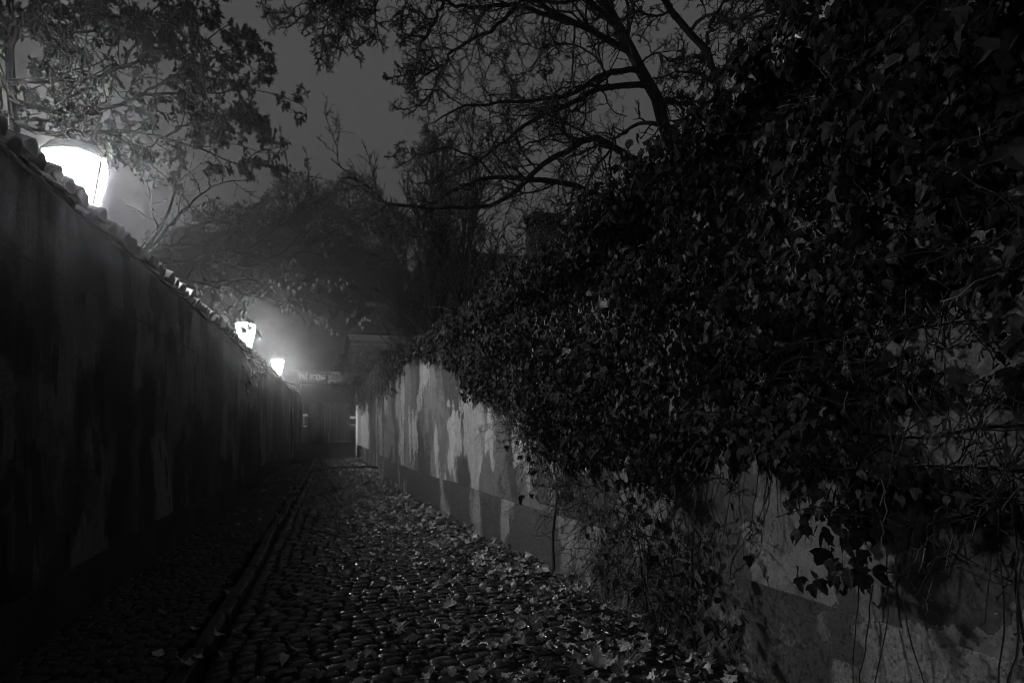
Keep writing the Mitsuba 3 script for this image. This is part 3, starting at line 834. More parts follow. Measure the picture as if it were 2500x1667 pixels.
# the big bare tree behind the right wall
base = at(1668, 470, 9.9)
trunk = [[base[0] + .25, base[1], 0], [base[0] + .1, base[1], 2.0]] + px([(1650, 400), (1614, 281), (1586, 210), (1554, 147), (1516, 77), (1474, 10), (1440, -70), (1425, -190)], 9.9, 9.4)
A = [
    (trunk, .15, .06, 'trunk'),
    (px([(1551, 142), (1498, 102), (1445, 77), (1396, 56), (1351, 28), (1316, 7), (1240, -20), (1130, -50), (1000, -70)], 9.5, 7.6), 0.0507, 0.0126, 'limb'),
    (px([(1563, 172), (1498, 175), (1445, 200), (1400, 224), (1340, 238), (1270, 249), (1200, 252), (1120, 268), (1060, 300)], 9.6, 8.2), 0.0429, 0.0084, 'limb'),
    (px([(1585, 210), (1516, 207), (1445, 228), (1375, 260), (1305, 298), (1235, 340), (1200, 368), (1130, 420), (1020, 450)], 9.7, 9.0), 0.0452, 0.0084, 'limb'),
    (px([(1630, 425), (1551, 396), (1498, 361), (1452, 340), (1410, 351), (1358, 375), (1305, 417), (1253, 466), (1200, 498), (1100, 512), (960, 500), (870, 440), (808, 388)], 9.9, 7.8), 0.0546, 0.0070, 'limb'),
    (px([(1640, 520), (1560, 515), (1491, 487), (1445, 470), (1400, 452), (1340, 445), (1270, 438), (1200, 428), (1126, 455), (1050, 490), (950, 511), (863, 557)], 9.9, 8.6), 0.0546, 0.0084, 'limb'),
    (px([(1400, 58), (1340, 40), (1266, 14), (1200, 18), (1136, 17), (1083, 3), (1020, -20), (940, -40)], 9.2, 7.2), 0.0351, 0.0105, 'limb'),
    (px([(1083, 8), (1045, 80), (1017, 137), (1012, 200), (1022, 232)], 7.6, 7.5), 0.0203, 0.0056, 'limb'),
    (px([(1270, 12), (1249, 28), (1185, 80), (1119, 115), (1094, 137), (1091, 158), (1066, 193), (1059, 224), (1021, 256), (982, 270)], 8.8, 8.2), 0.0281, 0.0056, 'limb'),
    (px([(1091, 158), (1056, 172), (1031, 182), (1014, 172), (980, 186), (940, 192)], 8.4, 8.1), 0.0156, 0.0056, 'limb'),
    (px([(960, -45), (880, -40), (824, -10), (775, 14), (733, 44), (677, 31), (642, 28)], 7.4, 7.0), 0.0156, 0.0042, 'limb'),
    (px([(900, -40), (824, 10), (800, 50), (786, 84), (788, 126), (770, 155)], 7.3, 7.2), 0.0109, 0.0042, 'limb'),
    (px([(880, -40), (831, 21), (833, 84), (821, 123), (800, 140)], 7.5, 7.3), 0.0109, 0.0042, 'limb'),
    (px([(960, -45), (917, 21), (916, 84), (891, 102), (859, 130)], 7.6, 7.4), 0.0117, 0.0042, 'limb'),
    (px([(1010, -30), (985, 30), (980, 75), (985, 110)], 7.8, 7.6), 0.0109, 0.0042, 'limb'),
    (px([(1500, 60), (1420, -20), (1330, -120), (1200, -220)], 9.4, 8.0), 0.0390, 0.0140, 'limb'),
    (px([(1470, 10), (1480, -40), (1520, -120), (1580, -220)], 9.4, 9.8), 0.0390, 0.0140, 'limb'),
    (px([(1560, 160), (1600, 130), (1640, 150), (1690, 140), (1730, 165)], 9.6, 8.8), 0.0156, 0.0049, 'limb'),
    (px([(1590, 225), (1625, 245), (1660, 235), (1700, 262)], 9.7, 9.2), 0.0140, 0.0049, 'limb'),
    (px([(1400, 345), (1370, 300), (1360, 250), (1330, 180), (1340, 110)], 9.2, 8.8), 0.0140, 0.0042, 'limb'),
    (px([(1310, 415), (1270, 360), (1240, 290), (1250, 210), (1230, 140)], 9.3, 9.6), 0.0140, 0.0042, 'limb'),
    (px([(1480, 180), (1440, 130), (1380, 110), (1320, 120), (1260, 100), (1200, 130)], 9.6, 9.9), 0.0172, 0.0042, 'limb'),
    (px([(1200, 425), (1150, 380), (1090, 360), (1030, 380), (960, 360)], 8.8, 8.4), 0.0172, 0.0042, 'limb'),
    (px([(1500, 362), (1460, 400), (1400, 500), (1330, 540), (1260, 560)], 9.7, 9.2), 0.0187, 0.0042, 'limb'),
]
tree('bare_tree', A, 31, 'big bare tree with a leaning dark trunk and long crooked limbs over the right wall', per=(20, 8, 5), ratio=(0.34, 0.52, 0.5), wig=0.30, lmax=1.5, rmin=0.0042)
base = at(1775, 400, 8.6)
B = [
    ([[base[0] + .2, base[1] + .3, 0], [base[0] + .1, base[1] + .1, 2.5]] + px([(1765, 280), (1747, 196), (1726, 105), (1691, 74), (1642, 21), (1600, -30), (1560, -120)], 8.6, 8.0), .085, .035, 'trunk'),
    (px([(1745, 170), (1768, 168), (1779, 147), (1824, 144), (1866, 150)], 8.4, 7.8), .024, .008, 'limb'),
    (px([(1728, 110), (1735, 60), (1760, 20), (1790, -30)], 8.4, 8.0), .026, .010, 'limb'),
    (px([(1690, 72), (1720, 40), (1780, 45), (1850, 40), (1920, 10), (1990, -20)], 8.3, 7.4), .022, .010, 'limb'),
    (px([(1990, 30), (1930, 12), (1870, -2), (1800, -10), (1700, -40)], 6.6, 7.4), .032, .012, 'limb'),
    (px([(1870, 150), (1880, 100), (1905, 50), (1915, 0), (1930, -40)], 7.6, 7.0), .018, .008, 'limb'),
    (px([(1752, 215), (1710, 180), (1660, 175), (1620, 190)], 8.5, 8.2), .016, .007, 'limb'),
    (px([(1640, 22), (1600, 40), (1560, 30), (1520, 50)], 8.2, 8.0), .016, .007, 'limb'),
]
tree('bare_tree_001', B, 33, 'slender bare tree with a kinked trunk, right of the big bare tree', per=(14, 7, 5), ratio=(0.5, 0.5, 0.5), wig=0.30, lmax=1.0, rmin=0.0040)

# the upright, finely twigged tree in the middle
ctr = at(1085, 700, 17.5)
r5 = np.random.default_rng(5)
E_ = []
for i in range(22):
    a = r5.uniform(0, 2 * math.pi)
    sp = r5.uniform(0.3, 1.0)
    h = r5.uniform(7.6, 10.2) - sp * 2.0
    p = [[ctr[0] + .2 * math.cos(a), ctr[1] + .2 * math.sin(a), 0.1], [ctr[0] + .35 * sp * math.cos(a), ctr[1] + .35 * math.sin(a), 2.5], [ctr[0] + 1.1 * sp * math.cos(a), ctr[1] + 1.1 * sp * math.sin(a), .6 * h], [ctr[0] + 1.9 * sp * math.cos(a), ctr[1] + 1.9 * sp * math.sin(a), h]]
    E_.append((p, .07, .012, 'stem'))
tree('twiggy_tree', E_, 35, 'upright many-stemmed bare tree with dense fine twigs in the middle', per=(26, 8, 3), ratio=(0.24, 0.5, 0.5), wig=0.15, pull=(0, 0, .12), lmax=2.1, ang=0.65, rmin=0.0075, t0=.2)

# the leafy trees behind the left wall
Zc = 16.0
C = [
    ([[-8.4, 18.2, 0], [-8.2, 18.1, 3]] + px([(40, 300), (22, 143), (19, 80), (22, 0), (40, -120), (90, -260)], Zc + .3, Zc), 0.182, 0.065, 'trunk'),
    (px([(20, 150), (32, 92), (70, 30), (137, -10), (220, -60), (330, -110)], Zc, 14.7), 0.078, 0.019, 'limb'),
    (px([(22, 143), (38, 92), (105, 32), (180, 20), (260, 0)], Zc, 16.4), 0.058, 0.016, 'limb'),
    (px([(24, 200), (120, 200), (220, 190), (287, 172), (347, 140), (383, 118), (472, 108), (560, 60)], Zc, 13.9), 0.065, 0.010, 'limb'),
    (px([(24, 240), (140, 270), (265, 261), (351, 230), (450, 228), (542, 226), (606, 204), (648, 205)], Zc + .2, 14.2), 0.065, 0.009, 'limb'),
    (px([(30, 290), (150, 330), (287, 319), (400, 340), (500, 370), (580, 400), (640, 408)], Zc + .2, 15.0), 0.065, 0.009, 'limb'),
    (px([(300, 170), (330, 110), (390, 60), (450, 30), (520, 20)], 15.2, 14.2), 0.034, 0.008, 'limb'),
    (px([(350, 230), (420, 190), (480, 170), (540, 180), (600, 120), (620, 110)], 14.9, 13.9), 0.029, 0.008, 'limb'),
    (px([(100, 40), (200, 80), (300, 60), (380, 20), (440, -30)], 16.1, 15.0), 0.039, 0.010, 'limb'),
    (px([(400, 340), (470, 300), (540, 290), (600, 300), (640, 330)], 15.3, 14.7), 0.026, 0.008, 'limb'),
    (px([(30, 100), (-40, 20), (-120, -60)], 16.1, 15.3), 0.065, 0.019, 'limb'),
    (px([(120, 300), (180, 240), (120, 150), (150, 80)], 16.1, 15.3), 0.029, 0.010, 'limb'),
]
C1, C2, C3 = tree('leafy_tree', C, 41, 'tree still in leaf over the left wall, above the nearest lantern', per=(14, 6, 3), ratio=(0.34, 0.5, 0.5), wig=0.18, lmax=2.1, rmin=0.0062, ang=0.75)
Zd = 17.0
D = [
    ([[-8.2, 20.3, 0], [-8.0, 20.2, 2.5]] + px([(300, 700), (330, 640), (400, 540), (440, 430), (450, 380)], 18.5, 17.6), .12, .02, 'trunk'),
    (px([(330, 640), (411, 560), (473, 490), (530, 450), (600, 440)], Zd + .9, 16.5), .045, .008, 'limb'),
    (px([(345, 650), (450, 640), (540, 640), (600, 616), (642, 581), (684, 553), (747, 500), (800, 466)], Zd + 1, 15.8), .05, .008, 'limb'),
    (px([(560, 650), (640, 650), (716, 623), (796, 581), (863, 557), (900, 520)], Zd, 15.3), .03, .007, 'limb'),
    (px([(345, 660), (450, 690), (540, 690), (600, 680), (681, 700), (796, 687), (866, 697), (923, 704)], Zd + .8, 14.8), .042, .006, 'limb'),
    (px([(450, 690), (540, 710), (607, 722), (684, 739), (754, 760), (807, 795)], Zd, 14.6), .028, .006, 'limb'),
    (px([(684, 700), (760, 715), (800, 735), (880, 780)], 15.6, 14.6), .016, .005, 'limb'),
    (px([(640, 585), (700, 500), (702, 455), (698, 385), (684, 318)], 16.3, 15.8), .020, .006, 'limb'),
    (px([(700, 540), (754, 445), (751, 395), (747, 370)], 16.0, 15.8), .016, .006, 'limb'),
    (px([(720, 530), (790, 480), (820, 470), (846, 425)], 16.0, 15.6), .014, .005, 'limb'),
    (px([(450, 560), (520, 540), (600, 520), (660, 470)], 17.3, 16.5), .03, .008, 'limb'),
    (px([(400, 600), (470, 600), (550, 580), (640, 540)], 17.5, 16.8), .03, .008, 'limb'),
    (px([(480, 640), (560, 610), (640, 630), (700, 660)], 17.3, 16.3), .024, .007, 'limb'),
    (px([(600, 720), (598, 760), (620, 800), (640, 822)], 16.0, 15.8), .012, .005, 'limb'),
]
D1, D2, D3 = tree('leafy_tree_001', D, 43, 'half-bare tree whose lower branches reach across the lane over the middle lantern', per=(11, 5, 2), ratio=(0.30, 0.5, 0.5), wig=0.17, lmax=1.4, rmin=0.0058, ang=0.75)


def leaves_on(Q, r, per, keep, size, droop):
    """Leaf placements along the twigs Q: (pos, tip, normal, size)."""
    m, k, _ = Q.shape
    idx = np.repeat(np.arange(m), per)
    idx = idx[r.random(len(idx)) < keep(Q[idx].mean(1))]
    t = r.uniform(0.25, 1.0, len(idx)) * (k - 1.001)
    i = t.astype(int)
    f = (t - i)[:, None]
    pos = Q[idx, i] * (1 - f) + Q[idx, i + 1] * f
    tan = unit(Q[idx, i + 1] - Q[idx, i])
    tip = unit(tan * 0.5 + r.normal(0, .55, (len(idx), 3)) + [0, 0, -droop])
    nor = unit(r.normal(0, .6, (len(idx), 3)) + [0, 0, 0.8])
    return pos, tip, nor, r.uniform(size[0], size[1], len(idx))


r6 = np.random.default_rng(6)
V = place_leaves(leaf_oval(), *leaves_on(np.vstack([C3[:, :6], C2[:, 2:8]]), r6, 8, lambda p: 0.85 * np.clip(0.55 + 0.5 * (meshkit.noise(p * 0.9, 3) - 0.35) * 2, 0, 1), (0.09, 0.175), 0.55))
emit_leaves('leafy_tree', 'leaf', 'foliage', V, leaf_oval()[1], 'tree_leaf_skin', r6, 0.012, 0.03, 150)
V = place_leaves(leaf_oval(), *leaves_on(np.vstack([D3[:, :6], D2[:, 2:8]]), r6, 3, lambda p: np.clip(0.02 + 0.6 * (meshkit.noise(p * 1.1, 8) > 0.66) * np.clip((8.0 - p[:, 2]) / 2.4, 0, 1), 0, 1), (0.085, 0.155), 0.8))
emit_leaves('leafy_tree_001', 'leaf', 'foliage', V, leaf_oval()[1], 'tree_leaf_skin', r6, 0.03, 0.11, 150)


# dark evergreen shrubs behind the right wall
def shrub(key, centers, seed, n, size, label, lo=.02, hi=.05, stems=True, cat='shrub', stretch=1.0):
    r = np.random.default_rng(seed)
    pos, nor = [], []
    for (cx, cy, cz, rx, ry, rz) in centers:
        k = int(n * rx * rz)
        d = unit(r.normal(0, 1, (k, 3)))
        rad = r.uniform(0.45, 1.0, k) ** 0.5
        lump = 0.72 + 0.55 * meshkit.fbm(d * 2.3 + [cx, cy, cz], 3, seed)
        pos.append(np.array([cx, cy, cz]) + d * (rad * lump)[:, None] * [rx, ry, rz])
        nor.append(unit(d + r.normal(0, .5, (k, 3))))
    pos, nor = np.vstack(pos), np.vstack(nor)
    ok = pos[:, 2] > 0.05
    pos, nor = pos[ok], nor[ok]
    tip = unit(r.normal(0, .6, (len(pos), 3)) + [0, 0, -.5])
    V = place_leaves(leaf_oval(), pos, tip, nor, r.uniform(*size, len(pos)))
    emit_leaves(key, 'leaf', 'foliage', V, leaf_oval()[1], 'hedge_leaf', r, lo, hi)
    if stems:
        st = []
        for (cx, cy, cz, rx, ry, rz) in centers:
            s = np.tile([[cx, cy, 0.0]], (14, 1)) + r.normal(0, .15, (14, 3)) * [1, 1, 0]
            st.append(tubes(wander(r, s, np.tile([[0, 0, 1.0]], (14, 1)) + r.normal(0, .35, (14, 3)), np.full(14, cz + rz * .7), 9, .12, np.zeros(3)), np.linspace(.05, .012, 9)[None] * np.ones((14, 1)), 4))
        add(f'{key}__stems', merge(st), 'bark')
        tag(f'{key}__stems', kind='stuff')
    tag(key, label, cat)


shrub('evergreen_shrub', [(4.4, 15.5, 2.9, 1.9, 1.9, 3.4), (4.0, 19.5, 3.2, 2.0, 2.0, 3.7), (6.4, 18.0, 3.6, 2.2, 2.0, 4.2), (3.5, 23.0, 3.0, 1.7, 2.0, 3.3), (4.0, 27.0, 3.2, 1.8, 2.2, 3.4)], 61, 900, (.06, .12), 'dark dense evergreen shrubs behind the right wall under the bare tree', .008, .025)
shrub('evergreen_shrub_001', [(6.2, 12.0, 2.2, 1.8, 1.6, 2.8), (8.6, 15.0, 2.6, 2.4, 2.0, 3.4)], 62, 800, (.06, .12), 'dark evergreen shrub behind the ivy, right of the twiggy tree', .008, .025)
shrub('evergreen_shrub_002', [(-8.0, 18.5, 2.0, 2.0, 2.0, 2.2), (-8.6, 27.0, 2.0, 2.0, 2.2, 2.2), (-9.0, 34.0, 2.0, 2.2, 2.2, 2.4)], 63, 500, (.07, .14), 'dark garden shrubs behind the left wall under the lanterns')

# sprays of leaves at the tips of its lowest branches
spray = []
for pts, z0, z1, k in (([(690, 738), (754, 760), (812, 797)], 15.0, 14.5, 34), ([(650, 690), (740, 700), (800, 690), (860, 698)], 15.4, 14.9, 40), ([(856, 768), (884, 782)], 14.7, 14.5, 9), ([(470, 700), (560, 712), (610, 728)], 16.2, 15.6, 30)):
    q = resample(np.array(px(pts, z0, z1)), 30)
    spray.append(q[r6.integers(0, 30, k)] + r6.normal(0, .06, (k, 3)) * [1, 1, 1.3])
spray = np.vstack(spray)
m = len(spray)
V = place_leaves(leaf_oval(), spray, unit(r6.normal(0, .45, (m, 3)) + [0, 0, -.9]), unit(r6.normal(0, 1, (m, 3)) + [0, -.5, 0]), r6.uniform(.08, .15, m))
emit_leaves('leafy_tree_001', 'hanging_leaf', 'hanging_foliage', V, leaf_oval()[1], 'tree_leaf_skin', r6, .12, .34, m)

# far hazy crowns beyond the end of the lane
for key, (u, v_), z, w, sd, lab in (('distant_tree', (725, 436), 176, 9.0, 51, 'rounded hazy tree crown far beyond the gate, left one'), ('distant_tree_001', (866, 430), 180, 8.0, 52, 'pale hazy tree crown far beyond the gate, nearer the bare twigs'), ('distant_tree_002', (560, 500), 172, 13.0, 53, 'hazy tree crown behind the lower branches on the left')):
    p = at(u, v_, z)
    h = p[2]
    shrub(key, [(p[0], p[1], h - w * .9, w, w, w), (p[0] + 6, p[1] + 3, h - w * 1.6, w * 1.3, w, w), (p[0] - 8, p[1] + 2, h - w * 1.7, w * 1.2, w, w)], sd, 34, (.6, 1.3), lab, .015, .035, cat='tree', stems=False)
    st_ = tubes(np.array([[[p[0], p[1], h - w * 4], [p[0] + .3, p[1], h - w * 2.4], [p[0] + .1, p[1], h - w]]]), np.array([[.5, .4, .2]]), 7)
    add(f'{key}__trunk', st_, 'bark')


# shrub spilling over the far end of the right wall
r7 = np.random.default_rng(7)
shrub('hanging_shrub', [(1.15, 29.5, 3.9, 0.95, 1.3, .80), (0.75, 31.5, 4.0, 1.0, 1.3, .95), (1.6, 27.0, 3.9, .8, 1.5, .7), (0.3, 31.8, 3.85, .8, .9, .6), (1.05, 34.4, 3.25, .14, .3, .5), (1.9, 24.0, 3.8, .6, 1.7, .55), (1.9, 20.5, 3.6, .6, 1.8, .5), (1.9, 17.2, 3.5, .55, 1.7, .45)], 64, 2600, (.05, .10), 'small-leaved shrub spilling over the far end of the right wall above the pillar', .008, .03, stems=False)
st = wander(r7, np.c_[r7.uniform(.9, 1.7, 46), r7.uniform(26, 34, 46), np.full(46, 3.5)], r7.normal(0, .5, (46, 3)) + [-.55, 0, .75], r7.uniform(.8, 2.2, 46), 9, .16, np.array([-.02, 0, -.03]))
add('hanging_shrub__branches', tubes(st, np.linspace(.016, .004, 9)[None] * np.ones((46, 1)), 4), 'bark')
tag('hanging_shrub__branches', kind='stuff')
# its hanging curtain of thin strands
n = 560
yy = r7.uniform(15.8, 33.5, n)
s0 = np.c_[right_x(yy) - r7.uniform(.03, .22, n), yy, 3.45 + r7.uniform(-.1, .25, n)]
ln = r7.uniform(.2, 1.0, n) * np.interp(yy, [15.5, 18, 22, 26, 33], [.45, .9, 1.1, 1.15, .9]) * (0.6 + 0.9 * meshkit.noise(np.c_[yy * .9, yy * 0, yy * 0], 4))
st = wander(r7, s0, np.tile([[0, 0, -1.0]], (n, 1)) + r7.normal(0, .2, (n, 3)), ln, 8, .12, np.array([0, 0, -.12]))
add('hanging_shrub__strands', tubes(st, np.full((n, 8), .006), 3), 'stem_bark')
tag('hanging_shrub__strands', kind='stuff')
pp, tt_, nn, ss = leaves_on(st, r7, 11, lambda p: np.full(len(p), .8), (.06, .125), 1.0)
nn = unit(r7.normal(0, .5, nn.shape) + [-1, 0, .2])
V = place_leaves(leaf_oval(), pp, tt_, nn, ss)
emit_leaves('hanging_shrub', 'leaf', 'strand_leaves', V, leaf_oval()[1], 'hedge_leaf', r7, .008, .035)

# leafy twig hanging over the left wall in front of the middle lantern
G = [
    (px([(470, 745), (520, 770), (560, 805), (590, 815), (612, 800)], 16.4, 15.9), .016, .006, 'branch'),
    (px([(530, 780), (560, 830), (600, 870), (615, 900), (628, 915)], 16.2, 15.0), .013, .005, 'branch'),
    (px([(560, 830), (585, 880), (585, 905), (575, 930)], 15.8, 15.2), .010, .005, 'branch'),
    (px([(600, 868), (625, 890), (645, 905), (650, 922)], 15.6, 15.2), .009, .004, 'branch'),
    (px([(450, 740), (500, 775), (530, 800), (555, 840)], 16.6, 15.6), .014, .005, 'branch'),
]
g1, g2, g3 = tree('overhanging_shrub', G, 71, 'leafy twigs hanging over the left wall before the middle lantern', 'shrub', per=(6, 4, 0), ratio=(.34, .5, .5), wig=.2, pull=(.02, 0, -.05), lmax=.45, rmin=.0042)
V = place_leaves(leaf_oval(), *leaves_on(np.vstack([g1[:, 2:8], g2[:, 2:8]]), r7, 2, lambda p: np.where(p[:, 2] > 3.4, .95, .28), (.09, .16), .9))
emit_leaves('overhanging_shrub', 'leaf', 'foliage', V, leaf_oval()[1], 'tree_leaf_skin', r7, .05, .12, 40)

# ------------------------------------------------------------------ ivy on the right wall
r8 = np.random.default_rng(8)
IVY = [  # (density, outline in (distance along the lane, height))
    (1.0, [(3.26, 4.05), (3.87, 3.95), (4.33, 3.85), (4.77, 3.8), (5.44, 3.75), (6.3, 3.75), (7.17, 3.75), (8.26, 3.7), (10.11, 3.7), (12.25, 3.6), (13.4, 3.5), (12.92, 2.86), (10.57, 2.39), (9.89, 2.1), (8.26, 1.82), (7.42, 1.52), (6.82, 1.26), (6.11, 1.26), (5.6, 1.35), (5.02, 1.31), (4.66, 1.21), (4.33, 1.29), (3.87, 1.47), (3.64, 1.38), (3.29, 1.42), (3.05, 1.3), (2.92, 1.21), (2.74, 1.21), (2.65, 1.33), (2.7, 1.53), (2.77, 1.72), (2.77, 1.96), (2.74, 2.16), (2.81, 2.41), (2.94, 2.61), (2.89, 2.88), (2.81, 3.06), (2.92, 3.31), (2.92, 3.56), (2.97, 3.9)]),
    (0.14, [(5.16, 1.35), (3.96, 1.42), (3.75, 1.07), (3.71, 0.69), (3.75, 0.0), (4.5, 0.0), (4.9, 0.11), (4.89, 0.61), (5.3, 0.89)]),
    (0.55, [(2.89, 3.9), (2.44, 3.9), (1.2, 3.9), (1.2, 3.0), (2.0, 2.88), (2.44, 2.94), (2.84, 3.19)]),
    (0.7, [(2.84, 2.8), (2.44, 2.74), (1.2, 2.6), (1.2, 2.26), (2.44, 2.3), (2.81, 2.41)]),
    (0.7, [(2.77, 2.12), (2.44, 2.15), (1.2, 2.04), (1.2, 1.85), (2.38, 1.85), (2.65, 1.76), (2.77, 1.82)]),
    (0.6, [(2.77, 1.42), (2.48, 1.4), (1.3, 1.34), (1.3, 1.2), (2.26, 1.23), (2.65, 1.26)]),
    (1.0, [(2.97, 1.2), (2.63, 1.2), (2.61, 1.05), (2.86, 1.01)]),
    (0.9, [(2.94, 0.85), (2.86, 0.97), (2.61, 1.01), (2.63, 0.82), (2.77, 0.81)]),
    (0.9, [(2.24, 1.05), (2.06, 1.08), (2.06, 0.87), (2.22, 0.81)]),
    (0.06, [(9.28, 2.24), (7.17, 1.61), (5.16, 0.97), (4.54, 0.52), (4.77, 0.0), (5.6, 0.0), (6.11, 0.48), (6.71, 0.8), (7.82, 1.22), (8.74, 1.77)]),
    (1.0, [(2.5, 4.3), (4.5, 4.15), (7.5, 3.75), (13.4, 3.75), (13.4, 3.3), (7.5, 3.3), (4.5, 3.6), (2.5, 3.8)]),
    (0.9, [(12.9, 3.7), (15.6, 3.6), (15.6, 3.25), (12.9, 3.0)]),
    (0.8, [(3.1, 3.9), (1.2, 3.9), (1.2, 1.95), (3.0, 1.6)]),
]
n = 78000
Y = 1.2 + (15.6 - 1.2) * r8.random(n) ** 1.0
Zv = r8.uniform(0.02, 4.1, n)
dens = np.zeros(n)
wob = (meshkit.fbm(np.c_[Y * 3.0, Zv * 3.0, Y * 0], 3, 9) - .5) * .28
for dsty, poly in IVY:
    pg = Polygon(poly).buffer(0)
    inside_ = contains_xy(pg, Y + wob, Zv + wob * .8)
    dens = np.where(inside_, np.maximum(dens, dsty), dens)
clump = meshkit.fbm(np.c_[Y * 2.2, Zv * 2.2, Y * 0 + 5], 3, 12)
dens = np.where((dens < .99), dens * np.clip((clump - .36) * 4.5, 0, 1.4), dens * np.clip(.50 + (clump - .42) * 3.0, np.interp(Y, [3.5, 6.5], [.42, .10]), 1))
keep = r8.random(n) < dens
Y, Zv, clump = Y[keep], Zv[keep], clump[keep]
n = len(Y)
depth = r8.uniform(.015, .10, n) + np.clip(clump - .42, 0, 1) * 1.1 * r8.random(n)
top = right_top(Y)
over = np.clip(Zv - top + .05, 0, 1)
lip = (over > .02) & (r8.random(n) < .6)
back = (over > .02) & ~lip
X = right_x(Y) - depth - lip * r8.uniform(.08, .20, n) + back * r8.uniform(.0, .5, n)
Zv = np.where(lip, top + r8.uniform(-.10, .22, n), np.where(back, top + .14 + .16 * r8.random(n), Zv))
pos = np.c_[X, Y, Zv]
az = r8.normal(0.0, .7, n)
el = r8.normal(.35, .35, n)
nor = np.c_[-np.cos(az) * np.cos(el), np.sin(az) * np.cos(el), np.sin(el)]
tip = unit(np.c_[r8.normal(-.15, .25, n), r8.normal(0, .38, n), -np.ones(n)])
size = r8.uniform(.028, .088, n) * np.where(r8.random(n) < .10, 1.5, 1.0) * np.interp(Y, [2.0, 4.0, 7.0], [1.12, 1.0, 1.0])
V = place_leaves(leaf_lobed(), pos, tip, nor, size)
heart = leaf_lobed()[0] * [.80, 1, 1]
heart[[2, 9]] = [[-.40, .34, -.05], [.40, .34, -.05]]
heart[[3, 8]] = [[-.37, .52, .0], [.37, .52, .0]]
heart[[1, 10]] = [[-.26, .06, .02], [.26, .06, .02]]
other = r8.random(n) < .42
V[other] = place_leaves((heart, leaf_lobed()[1]), pos[other], tip[other], nor[other], size[other] * .9)
V *= 1.0
V[..., 2] = np.maximum(V[..., 2], .01)
bow = ((V - pos[:, None]) ** 2).sum(2) / size[:, None]
V[..., 0] += bow * r8.normal(.05, .25, n)[:, None]
V[..., 1] += bow * r8.normal(0, .2, n)[:, None]
emit_leaves('ivy', 'leaf', 'foliage', V, leaf_lobed()[1], 'ivy_leaf_skin', r8, .012, .038, 300, rare=(.09, .05, .11))
print('ivy leaves', n)


def on_wall(P, lift):
    """Bends lines given as (lift, y, z) onto the right wall's face."""
    P = P.copy()
    P[..., 0] = right_x(P[..., 1]) - lift - np.abs(P[..., 0])
    return P


# main stems, rooted at the foot of the wall or creeping along it
mains = [
    [(6.95, 0.0), (6.98, .5), (6.9, 1.0), (7.05, 1.5), (7.4, 2.1)], [(6.9, .9), (7.4, 1.25), (8.2, 1.65), (9.3, 2.2)], [(5.0, .1), (5.2, .8), (5.6, 1.3), (6.4, 1.9), (7.5, 2.6)],
    [(4.3, 0), (4.35, .7), (4.2, 1.4), (4.5, 2.2), (4.9, 3.0)], [(1.2, 1.12), (1.9, 1.18), (2.3, 1.35), (2.8, 1.5), (3.4, 1.62)], [(1.2, 1.30), (1.9, 1.42), (2.4, 1.44), (2.9, 1.38), (3.5, 1.55)],
    [(1.3, 1.6), (2.0, 1.62), (2.6, 1.55), (3.2, 1.7)], [(1.2, 2.45), (1.9, 2.40), (2.5, 2.48), (3.1, 2.6), (3.7, 2.5)], [(1.2, 2.0), (1.9, 1.98), (2.3, 2.05), (2.8, 2.0)],
    [(1.2, 2.62), (1.8, 2.8), (2.3, 2.72), (2.8, 2.95), (3.3, 3.2)], [(1.4, 3.1), (2.0, 3.2), (2.6, 3.1), (3.1, 3.4)], [(1.3, 0.9), (1.9, 1.05), (2.3, 1.25), (2.7, 1.3)], [(2.2, 1.24), (2.5, 1.12), (2.1, .98), (1.6, .9)],
    [(5.4, .9), (6.0, 1.05), (6.8, 1.3), (7.6, 1.7)], [(4.7, .5), (5.4, .95), (6.1, 1.5), (6.9, 1.9)], [(8.8, 2.0), (8.0, 1.5), (7.4, 1.2), (6.9, .95)], [(2.05, .1), (2.06, .6), (2.1, 1.1), (2.2, 1.6)], [(2.25, 3.6), (2.3, 2.9), (2.38, 2.3), (2.45, 1.9)],
]
for i, m in enumerate(mains):
    p = resample(np.array(m, float), 70)
    q = np.c_[p * 2.6, np.full(70, i * 3.1)]
    p = p + .11 * (np.c_[meshkit.fbm(q, 3, 2), meshkit.fbm(q, 3, 7)] - .5) + r8.normal(0, .0022, p.shape)
    P3 = on_wall(np.c_[.02 * meshkit.noise(q * 2, 3), p][None], .012)
    add(f'ivy__{numbered("stem", i)}', tubes(P3, np.linspace(.0075 if i else .018, .0038, 70)[None], 6), 'stem_bark', 60)
# fine shoots: a crooked net in the thin zone, hanging strings below the edges
start = []
pgs = [(Polygon(IVY[9][1]), 380), (Polygon([(3.0, 3.8), (1.2, 3.8), (1.2, 1.0), (3.0, 1.2)]), 520), (Polygon(IVY[0][1]), 260), (Polygon([(12.9, 3.0), (8.3, 1.75), (7.4, 1.4), (6.8, 1.2), (7.4, 1.6), (9.9, 2.2)]).buffer(0), 380), (Polygon(IVY[1][1]), 110)]
for pg, k in pgs:
    x0, y0, x1, y1 = pg.bounds
    q = np.c_[r8.uniform(x0, x1, k * 6), r8.uniform(y0, y1, k * 6)]
    start.append(q[contains_xy(pg, q[:, 0], q[:, 1])][:k])
start = np.vstack(start)
n = len(start)
hang = r8.random(n) < .28
a = r8.uniform(0, 2 * math.pi, n)
d = np.where(hang[:, None], np.c_[np.zeros(n), r8.normal(0, .12, n), -np.ones(n)], np.c_[r8.normal(0, .08, n), np.cos(a), np.sin(a)])
st = wander(r8, np.c_[np.zeros(n), start], d, r8.uniform(.12, .7, n), 9, .27, np.array([0, 0, -.03]))
st[..., 2] = np.maximum(st[..., 2], .01)
st = on_wall(st, .012)
add('ivy__shoots', tubes(st, np.linspace(.0042, .0026, 9)[None] * np.ones((n, 1)), 3), 'stem_bark')
tag('ivy__shoots', kind='stuff')
